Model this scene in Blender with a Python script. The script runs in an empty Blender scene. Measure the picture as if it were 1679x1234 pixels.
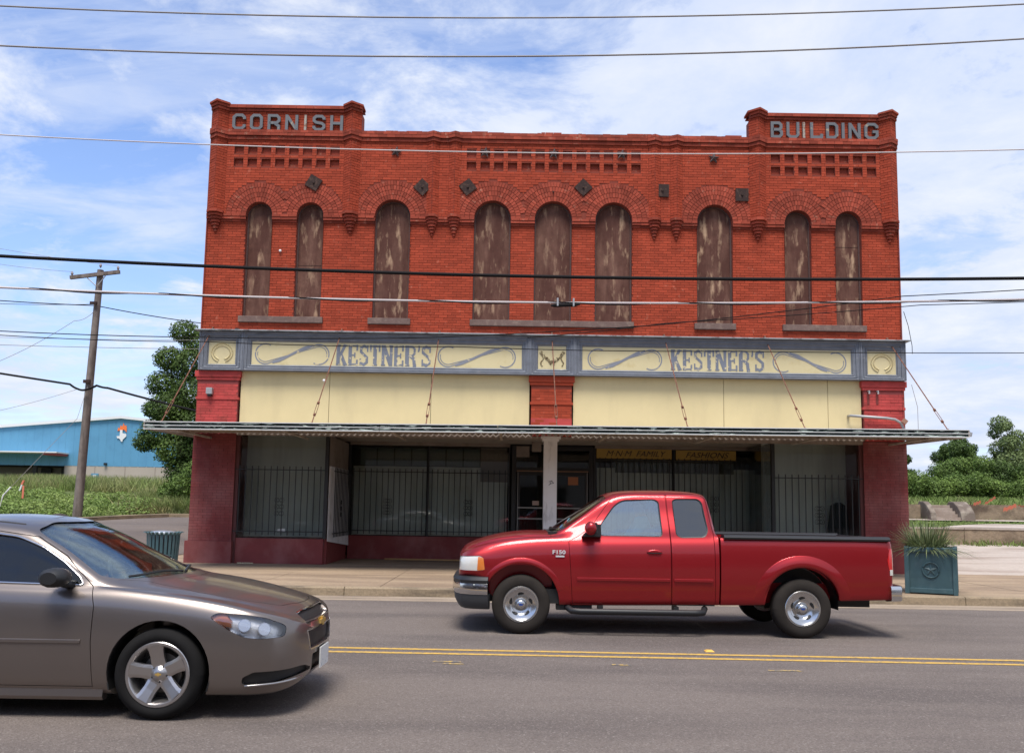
import bpy, bmesh, math, random
import numpy as np
from math import radians as RAD, sin, cos, pi
from mathutils import Vector, Matrix
from mathutils.bvhtree import BVHTree
from mathutils.geometry import delaunay_2d_cdt

SC = bpy.context.scene
COL = SC.collection
random.seed(7)
RNG = np.random.default_rng(7)

# ------------------------------------------------------------------ camera, sky, sun, exposure
cam = bpy.data.cameras.new('camera')
camo = bpy.data.objects.new('camera', cam)
COL.objects.link(camo)
SC.camera = camo
cam.sensor_width = 36.0
cam.lens = 1450.0 / 1679.0 * 36.0
cam.shift_y = 60.0 / 1679.0
cam.clip_start = 0.1
cam.clip_end = 3000
camo.matrix_world = (Matrix.Translation((0, 0, 1.55)) @ Matrix.Rotation(RAD(90) + math.atan(158 / 1450), 4, 'X')
                     @ Matrix.Rotation(0.016, 4, 'Z'))

SUN_EL, SUN_AZ = RAD(65), RAD(186)      # azimuth measured clockwise from +Y (high behind the camera)
W = bpy.data.worlds.new('World')
SC.world = W
W.use_nodes = True
nt = W.node_tree
N, Lk = nt.nodes, nt.links
N.clear()
sky = N.new('ShaderNodeTexSky'); sky.sky_type = 'NISHITA'; sky.sun_disc = False
sky.sun_elevation = SUN_EL; sky.sun_rotation = SUN_AZ
sky.air_density = 1.0; sky.dust_density = 0.6; sky.ozone_density = 1.6
tc = N.new('ShaderNodeTexCoord')
sep = N.new('ShaderNodeSeparateXYZ'); Lk.new(tc.outputs['Generated'], sep.inputs[0])
def wm(op, a, b=None, c=None, clamp=False):
    n = N.new('ShaderNodeMath'); n.operation = op; n.use_clamp = clamp
    for i, v in enumerate((a, b, c)):
        if v is None: continue
        if isinstance(v, (int, float)): n.inputs[i].default_value = v
        else: Lk.new(v, n.inputs[i])
    return n.outputs[0]
den = wm('ADD', wm('MAXIMUM', sep.outputs[2], 0.0), 0.16)
cmb = N.new('ShaderNodeCombineXYZ')
Lk.new(wm('DIVIDE', sep.outputs[0], den), cmb.inputs[0]); Lk.new(wm('DIVIDE', sep.outputs[1], den), cmb.inputs[1])
def wnoise(scale, detail, rough, dist, rot=0.0, sc=(1, 1, 1), loc=(0, 0, 0)):
    mp = N.new('ShaderNodeMapping'); mp.inputs['Scale'].default_value = sc; mp.inputs['Rotation'].default_value = (0, 0, rot)
    mp.inputs['Location'].default_value = loc
    Lk.new(cmb.outputs[0], mp.inputs[0])
    n = N.new('ShaderNodeTexNoise'); n.inputs['Scale'].default_value = scale; n.inputs['Detail'].default_value = detail
    n.inputs['Roughness'].default_value = rough; n.inputs['Distortion'].default_value = dist
    Lk.new(mp.outputs[0], n.inputs['Vector'])
    return n.outputs['Fac']
big = wnoise(0.9, 3, 0.5, 0.3, 0.5, (1, 1, 1), (0.35, 0.2, 0))
puff = wnoise(2.9, 12, 0.64, 0.25, 0.2, (1, 1.0, 1), (3.1, 1.2, 0))
wisp = wnoise(2.2, 8, 0.6, 0.9, 0.75, (0.55, 1.7, 1), (1.0, 4.0, 0))
side = wm('MULTIPLY', sep.outputs[0], 0.13)
m1 = wm('ADD', wm('ADD', wm('MULTIPLY', big, 0.55), wm('MULTIPLY', puff, 0.55)), side)
m1 = wm('MULTIPLY_ADD', m1, 9.0, -4.22, clamp=True)
m2 = wm('MULTIPLY_ADD', wisp, 5.0, -2.15, clamp=True)
m2 = wm('MULTIPLY', m2, 0.62)
haze = wm('POWER', wm('SUBTRACT', 1.0, wm('MAXIMUM', sep.outputs[2], 0.0)), 4.0)
mask = wm('MAXIMUM', m1, m2)
mask = wm('ADD', wm('MULTIPLY', mask, 0.88), wm('MULTIPLY', haze, 0.42), clamp=True)
cloudcol = N.new('ShaderNodeMix'); cloudcol.data_type = 'RGBA'
cloudcol.inputs['A'].default_value = (5.3, 6.2, 8.3, 1); cloudcol.inputs['B'].default_value = (7.4, 7.7, 8.3, 1)
Lk.new(wm('MULTIPLY_ADD', puff, 3.0, -1.1, clamp=True), cloudcol.inputs['Factor'])
boost = N.new('ShaderNodeMix'); boost.data_type = 'RGBA'; boost.blend_type = 'MULTIPLY'; boost.inputs['Factor'].default_value = 1
boost.inputs['B'].default_value = (1.5, 1.62, 1.95, 1)
Lk.new(sky.outputs[0], boost.inputs['A'])
mx = N.new('ShaderNodeMix'); mx.data_type = 'RGBA'
Lk.new(mask, mx.inputs['Factor']); Lk.new(boost.outputs['Result'], mx.inputs['A']); Lk.new(cloudcol.outputs['Result'], mx.inputs['B'])
bg = N.new('ShaderNodeBackground'); bg.inputs['Strength'].default_value = 0.062
Lk.new(mx.outputs['Result'], bg.inputs['Color'])
wo = N.new('ShaderNodeOutputWorld'); Lk.new(bg.outputs[0], wo.inputs['Surface'])

sl = bpy.data.lights.new('sun', 'SUN'); sl.energy = 2.5; sl.angle = RAD(26); sl.color = (1, 0.95, 0.88)
slo = bpy.data.objects.new('sun', sl); COL.objects.link(slo)
sd = Vector((sin(SUN_AZ) * cos(SUN_EL), cos(SUN_AZ) * cos(SUN_EL), sin(SUN_EL)))
slo.rotation_euler = sd.to_track_quat('Z', 'Y').to_euler(); slo.location = sd * 60

SC.view_settings.view_transform = 'Standard'
SC.view_settings.look = 'None'
SC.view_settings.gamma = 1
SC.view_settings.exposure = 1.0
SC.view_settings.use_curve_mapping = False
SC.cycles.max_bounces = 6
SC.cycles.transparent_max_bounces = 12

# ------------------------------------------------------------------ materials
MATS = {}
def mat(name, col, rough=0.7, metal=0.0, col2=None, scale=5.0, lo=0.4, hi=0.65, stretch=(1, 1, 1), var=0.0, vscale=1.5,
        bump=0.0, bscale=60.0, bdist=0.01, tone=0.0, obj=False, coat=0.0, spec=0.5, detail=6, trans=0.0, col3=None, scale3=1.0, lo3=.5, hi3=.7,
        stretch3=(1, 1, 1), alpha=None, emit=None, sub=None):
    """Principled material: base colour, optional second and third colour laid on through noise masks, broad variation, bump."""
    if name in MATS: return MATS[name]
    m = bpy.data.materials.new(name); m.use_nodes = True
    t = m.node_tree; n, l = t.nodes, t.links
    b = n['Principled BSDF']
    b.inputs['Roughness'].default_value = rough; b.inputs['Metallic'].default_value = metal
    b.inputs['Coat Weight'].default_value = coat; b.inputs['Coat Roughness'].default_value = 0.09
    b.inputs['Specular IOR Level'].default_value = spec
    tcn = n.new('ShaderNodeTexCoord') if obj else n.new('ShaderNodeNewGeometry')
    vec = tcn.outputs['Object'] if obj else tcn.outputs['Position']
    def noise(sc, st, det=detail, off=0.0):
        mp = n.new('ShaderNodeMapping'); mp.inputs['Scale'].default_value = st; mp.inputs['Location'].default_value = (off, off * .7, off * 1.3)
        l.new(vec, mp.inputs[0])
        q = n.new('ShaderNodeTexNoise'); q.inputs['Scale'].default_value = sc; q.inputs['Detail'].default_value = det
        q.inputs['Roughness'].default_value = 0.6
        l.new(mp.outputs[0], q.inputs['Vector']); return q.outputs['Fac']
    def ramp(f, a, c):
        r = n.new('ShaderNodeMapRange'); r.inputs['From Min'].default_value = a; r.inputs['From Max'].default_value = c
        l.new(f, r.inputs['Value']); return r.outputs[0]
    def mixc(f, a, c, mode='MIX'):
        x = n.new('ShaderNodeMix'); x.data_type = 'RGBA'; x.blend_type = mode
        if isinstance(f, float): x.inputs['Factor'].default_value = f
        else: l.new(f, x.inputs['Factor'])
        for k, v in (('A', a), ('B', c)):
            if isinstance(v, tuple): x.inputs[k].default_value = (v + (1,))[:4]
            else: l.new(v, x.inputs[k])
        return x.outputs['Result']
    c = tuple(col)
    if col2 is not None: c = mixc(ramp(noise(scale, stretch), lo, hi), c, tuple(col2))
    if col3 is not None: c = mixc(ramp(noise(scale3, stretch3, off=13.7), lo3, hi3), c, tuple(col3))
    if var:
        v = n.new('ShaderNodeMapRange'); v.inputs['From Min'].default_value = .3; v.inputs['From Max'].default_value = .7
        v.inputs['To Min'].default_value = 1 - var; v.inputs['To Max'].default_value = 1 + var
        l.new(noise(vscale, (1, 1, 1), 5, 4.1), v.inputs['Value'])
        cc = n.new('ShaderNodeCombineColor')
        for k in range(3): l.new(v.outputs[0], cc.inputs[k])
        c = mixc(1.0, c, cc.outputs[0], 'MULTIPLY')
    if tone:
        a = n.new('ShaderNodeAttribute'); a.attribute_name = 'tone'
        v = n.new('ShaderNodeMapRange'); v.inputs['To Min'].default_value = 1 - tone; v.inputs['To Max'].default_value = 1 + tone
        l.new(a.outputs['Fac'], v.inputs['Value'])
        cc = n.new('ShaderNodeCombineColor')
        for k in range(3): l.new(v.outputs[0], cc.inputs[k])
        c = mixc(1.0, c, cc.outputs[0], 'MULTIPLY')
    if isinstance(c, tuple): b.inputs['Base Color'].default_value = (c + (1,))[:4]
    else: l.new(c, b.inputs['Base Color'])
    if bump:
        bp = n.new('ShaderNodeBump'); bp.inputs['Strength'].default_value = bump; bp.inputs['Distance'].default_value = bdist
        l.new(noise(bscale, (1, 1, 1), 4, 2.2), bp.inputs['Height']); l.new(bp.outputs[0], b.inputs['Normal'])
    if trans:
        tr = n.new('ShaderNodeBsdfTranslucent'); ms = n.new('ShaderNodeMixShader'); ms.inputs[0].default_value = trans
        if isinstance(c, tuple): tr.inputs[0].default_value = (c + (1,))[:4]
        else: l.new(c, tr.inputs[0])
        o = n['Material Output']; l.new(b.outputs[0], ms.inputs[1]); l.new(tr.outputs[0], ms.inputs[2]); l.new(ms.outputs[0], o.inputs[0])
    MATS[name] = m
    return m

def glassmat(name, tint, rough=0.02, refl=1.0):
    if name in MATS: return MATS[name]
    m = bpy.data.materials.new(name); m.use_nodes = True
    t = m.node_tree; n, l = t.nodes, t.links
    n.remove(n['Principled BSDF'])
    tr = n.new('ShaderNodeBsdfTransparent'); tr.inputs[0].default_value = tint + (1,)
    gl = n.new('ShaderNodeBsdfGlossy'); gl.inputs['Roughness'].default_value = rough; gl.inputs['Color'].default_value = (.95, .97, 1, 1)
    fr = n.new('ShaderNodeFresnel'); fr.inputs[0].default_value = 1.5
    mu = n.new('ShaderNodeMath'); mu.operation = 'MULTIPLY'; mu.inputs[1].default_value = refl; mu.use_clamp = True
    l.new(fr.outputs[0], mu.inputs[0])
    ms = n.new('ShaderNodeMixShader'); l.new(mu.outputs[0], ms.inputs[0]); l.new(tr.outputs[0], ms.inputs[1]); l.new(gl.outputs[0], ms.inputs[2])
    l.new(ms.outputs[0], n['Material Output'].inputs[0])
    MATS[name] = m
    return m

# ------------------------------------------------------------------ objects
ORG = {}      # world origin of every object made here
def tag(o, label=None, cat=None, group=None, kind=None):
    if label: o['label'] = label
    if cat: o['category'] = cat
    if group: o['group'] = group
    if kind: o['kind'] = kind
    return o
def empty(name, loc, label=None, cat=None, group=None):
    o = bpy.data.objects.new(name, None); COL.objects.link(o); o.location = loc; o.empty_display_size = .3
    ORG[o.name] = Vector(loc)
    return tag(o, label, cat, group)
def addobj(name, me, center, parent=None):
    o = bpy.data.objects.new(name, me); COL.objects.link(o)
    ORG[o.name] = Vector(center)
    if parent is not None:
        o.parent = parent; o.location = Vector(center) - ORG[parent.name]
    else: o.location = center
    return o
def from_arrays(name, V, Fs, material, parent=None, tones=None, smooth=False, origin=None, mi=None, sharp=None):
    V = np.asarray(V, dtype=np.float64).reshape(-1, 3)
    if origin is None:
        lo, hi = V.min(0), V.max(0); origin = ((lo[0] + hi[0]) / 2, (lo[1] + hi[1]) / 2, lo[2])
    c = np.array(origin)
    me = bpy.data.meshes.new(name)
    if isinstance(Fs, np.ndarray):
        k = Fs.shape[1]; nf = len(Fs)
        me.vertices.add(len(V)); me.vertices.foreach_set('co', (V - c).astype(np.float32).ravel())
        me.loops.add(nf * k); me.loops.foreach_set('vertex_index', Fs.astype(np.int32).ravel())
        me.polygons.add(nf); me.polygons.foreach_set('loop_start', np.arange(0, nf * k, k, dtype=np.int32))
        me.polygons.foreach_set('loop_total', np.full(nf, k, dtype=np.int32))
        me.update(calc_edges=True)
    else:
        me.from_pydata([tuple(p) for p in (V - c)], [], Fs)
    for m in (material if isinstance(material, (list, tuple)) else [material]): me.materials.append(m)
    if mi is not None: me.polygons.foreach_set('material_index', np.asarray(mi, dtype=np.int32))
    if smooth: me.polygons.foreach_set('use_smooth', np.ones(len(me.polygons), dtype=bool))
    if sharp is not None: me.set_sharp_from_angle(angle=RAD(sharp))
    if tones is not None:
        a = me.attributes.new('tone', 'FLOAT', 'FACE'); a.data.foreach_set('value', np.asarray(tones, dtype=np.float32))
    return addobj(name, me, origin, parent)

class MB:
    def __init__(s): s.v = []; s.f = []; s.t = []; s.m = []
    def add(s, vs, fs, tone=.5, mi=0):
        o = len(s.v); s.v += [tuple(p) for p in vs]; s.f += [tuple(i + o for i in f) for f in fs]; s.t += [tone] * len(fs); s.m += [mi] * len(fs)
        return s
    def box(s, x0, x1, y0, y1, z0, z1, tone=.5, mi=0):
        vs = [(x, y, z) for x in (x0, x1) for y in (y0, y1) for z in (z0, z1)]
        return s.add(vs, [(0, 1, 3, 2), (4, 6, 7, 5), (0, 4, 5, 1), (2, 3, 7, 6), (0, 2, 6, 4), (1, 5, 7, 3)], tone, mi)
    def obox(s, c, ax, ay, az, tone=.5, mi=0):
        c, ax, ay, az = Vector(c), Vector(ax), Vector(ay), Vector(az)
        vs = [c + ax * i + ay * j + az * k for i in (-1, 1) for j in (-1, 1) for k in (-1, 1)]
        return s.add(vs, [(0, 1, 3, 2), (4, 6, 7, 5), (0, 4, 5, 1), (2, 3, 7, 6), (0, 2, 6, 4), (1, 5, 7, 3)], tone, mi)
    def tube(s, pts, r, n=8, caps=True, tone=.5, mi=0):
        P = [Vector(p) for p in pts]; R = r if isinstance(r, (list, tuple)) else [r] * len(P)
        rings = []; up = Vector((0.013, 0.021, 1))
        for i, p in enumerate(P):
            d = (P[min(i + 1, len(P) - 1)] - P[max(i - 1, 0)]).normalized()
            u = up if abs(d.dot(up.normalized())) < .95 else Vector((1, .01, .02))
            a = d.cross(u).normalized(); b = d.cross(a)
            rings.append([p + (a * cos(2 * pi * k / n) + b * sin(2 * pi * k / n)) * R[i] for k in range(n)])
        vs = [q for g in rings for q in g]; fs = []
        for i in range(len(P) - 1):
            for k in range(n):
                fs.append((i * n + k, i * n + (k + 1) % n, (i + 1) * n + (k + 1) % n, (i + 1) * n + k))
        if caps: fs += [tuple(range(n))[::-1], tuple(range((len(P) - 1) * n, len(P) * n))]
        return s.add(vs, fs, tone, mi)
    def prism(s, poly, axis, a0, a1, tone=.5, mi=0):
        """poly: 2D points; axis 'y': poly is (x,z); 'x': (y,z); 'z': (x,y)"""
        n = len(poly)
        def P(p, a): return (p[0], a, p[1]) if axis == 'y' else ((a, p[0], p[1]) if axis == 'x' else (p[0], p[1], a))
        vs = [P(p, a0) for p in poly] + [P(p, a1) for p in poly]
        fs = [tuple(range(n))[::-1], tuple(range(n, 2 * n))] + [(i, (i + 1) % n, n + (i + 1) % n, n + i) for i in range(n)]
        return s.add(vs, fs, tone, mi)
    def sphere(s, c, r, nu=10, nv=6, tone=.5, mi=0):
        r = (r, r, r) if isinstance(r, (int, float)) else r
        vs = []; fs = []
        for j in range(nv + 1):
            for i in range(nu):
                a = 2 * pi * i / nu; b = pi * j / nv
                vs.append((c[0] + r[0] * sin(b) * cos(a), c[1] + r[1] * sin(b) * sin(a), c[2] + r[2] * cos(b)))
        for j in range(nv):
            for i in range(nu): fs.append((j * nu + i, (j + 1) * nu + i, (j + 1) * nu + (i + 1) % nu, j * nu + (i + 1) % nu))
        return s.add(vs, fs, tone, mi)
    def loft(s, secs, closed=True, caps=True, tone=.5, mi=0):
        n = len(secs[0]); vs = [p for g in secs for p in g]; fs = []
        for i in range(len(secs) - 1):
            for k in range(n if closed else n - 1):
                fs.append((i * n + k, i * n + (k + 1) % n, (i + 1) * n + (k + 1) % n, (i + 1) * n + k))
        if caps and closed: fs += [tuple(range(n))[::-1], tuple(range((len(secs) - 1) * n, len(secs) * n))]
        return s.add(vs, fs, tone, mi)
    def rot(s, M, i0=0):
        for i in range(i0, len(s.v)): s.v[i] = tuple(M @ Vector(s.v[i]))
        return s
    def build(s, name, material, parent=None, smooth=False, sharp=None, origin=None, bevel=0, fix=True):
        o = from_arrays(name, s.v, s.f, material, parent, s.t, smooth, origin, s.m)
        if fix:
            bm = bmesh.new(); bm.from_mesh(o.data); bmesh.ops.recalc_face_normals(bm, faces=bm.faces)
            if bevel:
                bmesh.ops.bevel(bm, geom=[e for e in bm.edges if e.is_manifold and e.calc_face_angle(0) > RAD(35)], offset=bevel, segments=2, affect='EDGES', profile=.6)
            bm.to_mesh(o.data); bm.free()
        if smooth and sharp: o.data.set_sharp_from_angle(angle=RAD(sharp))
        return o
def ribbon(mb, pts, w, y0, y1, closed=False, tone=.5, mi=0, xf=None):
    """flat stroke of width w along 2D points (x,z), mitred, as a solid between depths y0 (front) and y1"""
    P = [Vector(p) for p in pts]; n = len(P); L = []; R = []
    for i in range(n):
        a = P[i] - P[i - 1] if (i > 0 or closed) else P[i + 1] - P[i]
        b = P[(i + 1) % n] - P[i] if (i < n - 1 or closed) else P[i] - P[i - 1]
        a.normalize(); b.normalize(); t = (a + b)
        if t.length < 1e-6: t = a
        t.normalize(); nn = Vector((-t.y, t.x)); k = 1 / max(.35, nn.dot(Vector((-a.y, a.x))))
        ww = (w[i] if isinstance(w, (list, tuple)) else w) / 2
        L.append(P[i] + nn * ww * k); R.append(P[i] - nn * ww * k)
    secs = [[(L[i].x, y0, L[i].y), (R[i].x, y0, R[i].y), (R[i].x, y1, R[i].y), (L[i].x, y1, L[i].y)] for i in range(n)]
    if closed: secs.append(secs[0])
    if xf: secs = [[xf(p) for p in g] for g in secs]
    mb.loft(secs, True, not closed, tone, mi)
    return mb
def text_obj(name, body, size, M, material, parent, extrude=.004, shear=0.0, bold=0.0, sx=1.0, space=1.0):
    c = bpy.data.curves.new(name, 'FONT'); c.body = body; c.size = size; c.extrude = extrude; c.shear = shear; c.offset = bold
    c.resolution_u = 3; c.align_x = 'CENTER'; c.space_character = space
    t = bpy.data.objects.new('tmp_text', c); COL.objects.link(t)
    bpy.context.view_layer.update()
    me = bpy.data.meshes.new_from_object(t.evaluated_get(bpy.context.evaluated_depsgraph_get()))
    bpy.data.objects.remove(t); bpy.data.curves.remove(c)
    V = [M @ Vector((v.co.x * sx, v.co.y, v.co.z)) for v in me.vertices]; Fs = [tuple(p.vertices) for p in me.polygons]
    bpy.data.meshes.remove(me)
    return from_arrays(name, V, Fs, material, parent)
def FRONT(x, y, z):   # text matrix: faces -Y, upright
    return Matrix.Translation((x, y, z)) @ Matrix.Rotation(RAD(90), 4, 'X')
def interp(xs, ys, x):
    """monotone cubic (Fritsch-Carlson)"""
    xs = np.asarray(xs, float); ys = np.asarray(ys, float); h = np.diff(xs); d = np.diff(ys) / h
    m = np.zeros(len(xs)); m[0], m[-1] = d[0], d[-1]
    for i in range(1, len(xs) - 1):
        if d[i - 1] * d[i] > 0:
            w1 = 2 * h[i] + h[i - 1]; w2 = h[i] + 2 * h[i - 1]
            m[i] = (w1 + w2) / (w1 / d[i - 1] + w2 / d[i])
    x = np.clip(np.asarray(x, float), xs[0], xs[-1]); k = np.clip(np.searchsorted(xs, x) - 1, 0, len(h) - 1)
    t = (x - xs[k]) / h[k]
    return ((2 * t**3 - 3 * t**2 + 1) * ys[k] + (t**3 - 2 * t**2 + t) * h[k] * m[k] + (-2 * t**3 + 3 * t**2) * ys[k + 1] + (t**3 - t**2) * h[k] * m[k + 1])
# ------------------------------------------------------------------ colours used on the place
m_asph = mat('asphalt', (.165, .137, .120), .9, spec=.2, col2=(.120, .100, .090), scale=.55, lo=.42, hi=.62, stretch=(.35, 1.3, 1), var=.34, vscale=80, bump=1.0, bscale=70, bdist=.015,
             col3=(.255, .222, .197), scale3=55, lo3=.57, hi3=.68)
m_conc = mat('walk_concrete', (.32, .232, .150), .9, col2=(.215, .150, .096), scale=1.1, lo=.42, hi=.62, stretch=(.35, 1.6, 1), var=.16, vscale=22, bump=.3, bscale=60)
m_kerb = mat('kerb_concrete', (.27, .205, .130), .9, col2=(.10, .078, .055), scale=1.3, lo=.46, hi=.66, stretch=(.6, 1, 3), var=.2, vscale=30, bump=.5, bscale=60)
m_gut = mat('gutter_concrete', (.30, .235, .17), .9, col2=(.17, .13, .095), scale=2, lo=.5, hi=.65, stretch=(.3, 2, 1), var=.15, vscale=25, bump=.3)
m_pad = mat('pad_concrete', (.40, .34, .29), .9, col2=(.26, .2, .16), scale=.6, lo=.45, hi=.65, stretch=(.4, 1, 1), var=.12, vscale=9, bump=.3)
m_line = mat('yellow_line', (.50, .31, .075), .9, spec=.2, col2=(.22, .175, .12), scale=22, lo=.50, hi=.66, var=.15, vscale=12)
m_dirt = mat('dirt', (.17, .12, .075), .95, col2=(.07, .09, .025), scale=.9, lo=.45, hi=.6, var=.2, vscale=8, bump=.6, bscale=20, bdist=.05)
m_grassbase = mat('grass_ground', (.09, .115, .028), .95, col2=(.17, .15, .06), scale=.5, lo=.5, hi=.66, var=.25, vscale=6, bump=.8, bscale=12, bdist=.08)
m_brick = mat('red_brick', (.315, .051, .024), .9, spec=.2, var=.10, vscale=.9, tone=.15, bump=.35, bscale=90, bdist=.004, col2=(.40, .12, .075), scale=9, lo=.62, hi=.75,
              col3=(.22, .045, .026), scale3=1.6, lo3=.66, hi3=.85, stretch3=(1, 1, .6))
m_brickd = mat('weathered_brick', (.27, .052, .030), .9, spec=.2, var=.2, vscale=1.3, tone=.26, bump=.35, bscale=90, bdist=.004, col2=(.34, .15, .10), scale=7, lo=.6, hi=.74)
m_mortar = mat('dark_red_mortar', (.185, .034, .018), .95, var=.2, vscale=3)
m_pink = mat('faded_red_paint', (.42, .056, .050), .8, spec=.3, var=.14, vscale=2, tone=.10, col2=(.27, .045, .035), scale=3, lo=.55, hi=.7)
m_pinkm = mat('faded_red_paint_joint', (.24, .042, .038), .8)
m_maroon = mat('maroon_paint', (.21, .044, .042), .75, spec=.3, var=.14, vscale=1.3, tone=.07, col2=(.28, .105, .098), scale=1.1, lo=.48, hi=.70, stretch=(1, 1, .7))
m_maroonm = mat('maroon_paint_joint', (.10, .027, .027), .8)
m_board = mat('window_board_brown', (.088, .040, .031), .95, spec=.1, col2=(.42, .28, .18), scale=2.4, lo=.53, hi=.68, stretch=(2.2, 1, .6), var=.14, vscale=6,
              col3=(.15, .078, .058), scale3=1.4, lo3=.42, hi3=.66, stretch3=(2.6, 1, .5), detail=9, bump=.2, bscale=30)
m_sill = mat('brown_sill', (.135, .085, .070), .85, col2=(.2, .14, .11), scale=6, lo=.5, hi=.7, var=.15, vscale=5, bump=.3)
m_iron = mat('rusty_iron_plate', (.040, .025, .022), .9, spec=.2, col2=(.10, .06, .045), scale=14, lo=.5, hi=.7, bump=.3)
m_ltr = mat('grey_letter_paint', (.105, .112, .122), .6, col2=(.30, .25, .17), scale=7, lo=.62, hi=.70, var=.1)
m_ltrb = mat('bare_letter', (.30, .27, .23), .8, col2=(.2, .10, .06), scale=9, lo=.5, hi=.6)
m_blue = mat('slate_blue_paint', (.150, .162, .188), .7, col2=(.46, .43, .36), scale=6, lo=.66, hi=.70, stretch=(.35, 1, 5), var=.15, vscale=4,
             col3=(.075, .085, .10), scale3=3, lo3=.6, hi3=.75, stretch3=(.4, 1, 4))
m_cream = mat('cream_paint', (.60, .515, .30), .85, spec=.2, col2=(.50, .40, .20), scale=2.2, lo=.55, hi=.75, var=.05, vscale=1.2,
              col3=(.32, .28, .2), scale3=5, lo3=.72, hi3=.8)
m_panel = mat('cream_panel_paint', (.645, .54, .30), .85, spec=.2, var=.05, vscale=.9, col2=(.57, .475, .27), scale=1.2, lo=.5, hi=.8, stretch=(1.5, 1, .4))
m_sign = mat('worn_sign_paint', (.165, .18, .215), .7, col2=(.60, .51, .32), scale=9, lo=.585, hi=.62, detail=9, var=.1, vscale=6)
m_scroll = mat('scroll_paint', (.205, .215, .245), .7, col2=(.56, .47, .28), scale=7, lo=.60, hi=.66, detail=8)
m_white = mat('dirty_white_paint', (.76, .75, .75), .7, col2=(.42, .40, .38), scale=3, lo=.55, hi=.75, stretch=(2, 2, .6), var=.06)
m_rail = mat('awning_rail_white', (.60, .60, .58), .45, col2=(.32, .32, .3), scale=5, lo=.6, hi=.7, stretch=(.5, 1, 6))
m_fascia = mat('awning_panel_flaking', (.010, .016, .015), .8, spec=.15, col2=(.36, .42, .37), scale=3.0, lo=.585, hi=.605, stretch=(1.3, 1, 12), detail=9, var=.3, vscale=5)
m_under = mat('awning_underside', (.40, .345, .29), .7, col2=(.17, .13, .10), scale=3, lo=.5, hi=.7, var=.15)
m_beige = mat('beige_trim', (.25, .205, .17), .75, col2=(.17, .13, .10), scale=3, lo=.5, hi=.7, var=.12)
m_black = mat('black_iron', (.010, .010, .010), .5)
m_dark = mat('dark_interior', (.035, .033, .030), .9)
m_drape = mat('grey_drape', (.52, .52, .49), .9, col2=(.42, .42, .39), scale=1.2, lo=.45, hi=.65, stretch=(3, 1, .3))
m_ceil = mat('recess_ceiling', (.42, .37, .31), .9)
m_rust = mat('rusty_rod', (.13, .05, .03), .85, col2=(.22, .09, .05), scale=15, lo=.5, hi=.6)
m_galv = mat('galvanised_pipe', (.34, .34, .34), .5, .4)
m_glass = glassmat('shop_glass', (.90, .93, .91), .03, 0.8)
m_wire = mat('cable_black', (.012, .011, .011), .85, spec=.15)
m_wireg = mat('cable_grey', (.22, .20, .19), .6)
m_wirel = mat('cable_pale', (.50, .44, .42), .6)
m_teal = mat('teal_paint', (.045, .095, .105), .5, var=.12, vscale=4, col2=(.07, .12, .13), scale=6, lo=.5, hi=.7)
m_paper = mat('white_paper', (.7, .7, .68), .8)

# ------------------------------------------------------------------ ground, road, pavement
def struct(o): o['kind'] = 'structure'; return o
def gz(x, y):
    """height of the land"""
    if y < 15.5: return -.02
    l = interp([15.5, 33, 38, 50, 60, 100, 400], [-.02, .93, 1.05, 2.25, 2.6, 3.2, 3.4], y)
    r = interp([15.5, 21.8, 36, 36.3, 48, 48.3, 52, 65, 400], [-.02, .13, .43, .98, 1.42, 2.12, 2.55, 3.1, 3.6], y)
    t = min(1, max(0, (x + 10.6) / 1.7)); t = t * t * (3 - 2 * t)
    return float(l * (1 - t) + r * t)
xs = sorted(set([-10.6, -9.75, -9.21, -9.19, -8.9] + list(np.linspace(-400, -60, 12)) + list(np.linspace(-60, 60, 61)) + list(np.linspace(60, 400, 12))))
ys = sorted(set([-400, -200, -100, -40, -10, 15, 15.5] + list(np.arange(17, 36, 1.5)) + [36, 36.3] + list(np.arange(37, 48, 1.4)) + [48, 48.3] + list(np.arange(49.5, 70, 1.6)) + [75, 85, 100, 130, 200, 400]))
V = [(x, y, gz(x, y) - (.12 if y < 15.6 else .03) - (.3 if y < 24.8 and -9.2 < x < 45 else 0) - (.14 if y < 35.4 and -18.5 + (y - 15) * .22 < x <= -9.2 else 0)) for y in ys for x in xs]
nx = len(xs); F = np.array([(j * nx + i, j * nx + i + 1, (j + 1) * nx + i + 1, (j + 1) * nx + i) for j in range(len(ys) - 1) for i in range(nx - 1)])
struct(from_arrays('ground', V, F, m_grassbase, smooth=True))

def sheet(name, pts, m, n=1):
    return struct(MB().add(pts, [tuple(range(len(pts)))]).build(name, m))
struct(MB().box(-120, 120, -12, 15.05, -.10, 0).build('road', m_asph))
# side street running back beside the building
def strip(name, xl, xr, ya, yb, dz, m, step=1.5):
    Y = np.arange(ya, yb + .01, (yb - ya) / max(1, round((yb - ya) / step)))
    mb = MB(); vs = []
    for y in Y:
        a, b = xl(y), xr(y)
        for k in range(5):
            x = a + (b - a) * k / 4; vs.append((x, y, gz(x, y) + dz))
    mb.add(vs, [(i * 5 + k, i * 5 + k + 1, i * 5 + k + 6, i * 5 + k + 5) for i in range(len(Y) - 1) for k in range(4)])
    return struct(mb.build(name, m, smooth=True))
strip('side_street', lambda y: -19 + (y - 15) * .20 if y < 36 else -14.8, lambda y: -8.93, 15.06, 35.5, .03, m_asph)
strip('side_street_far', lambda y: -14.6 + (y - 35.5) * .1, lambda y: -8.9, 35.5, 60, .03, m_asph)
mb = MB()
kp = [(-18.9 + i * .62, 16.5 + i * 2.45) for i in range(9)]
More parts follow.
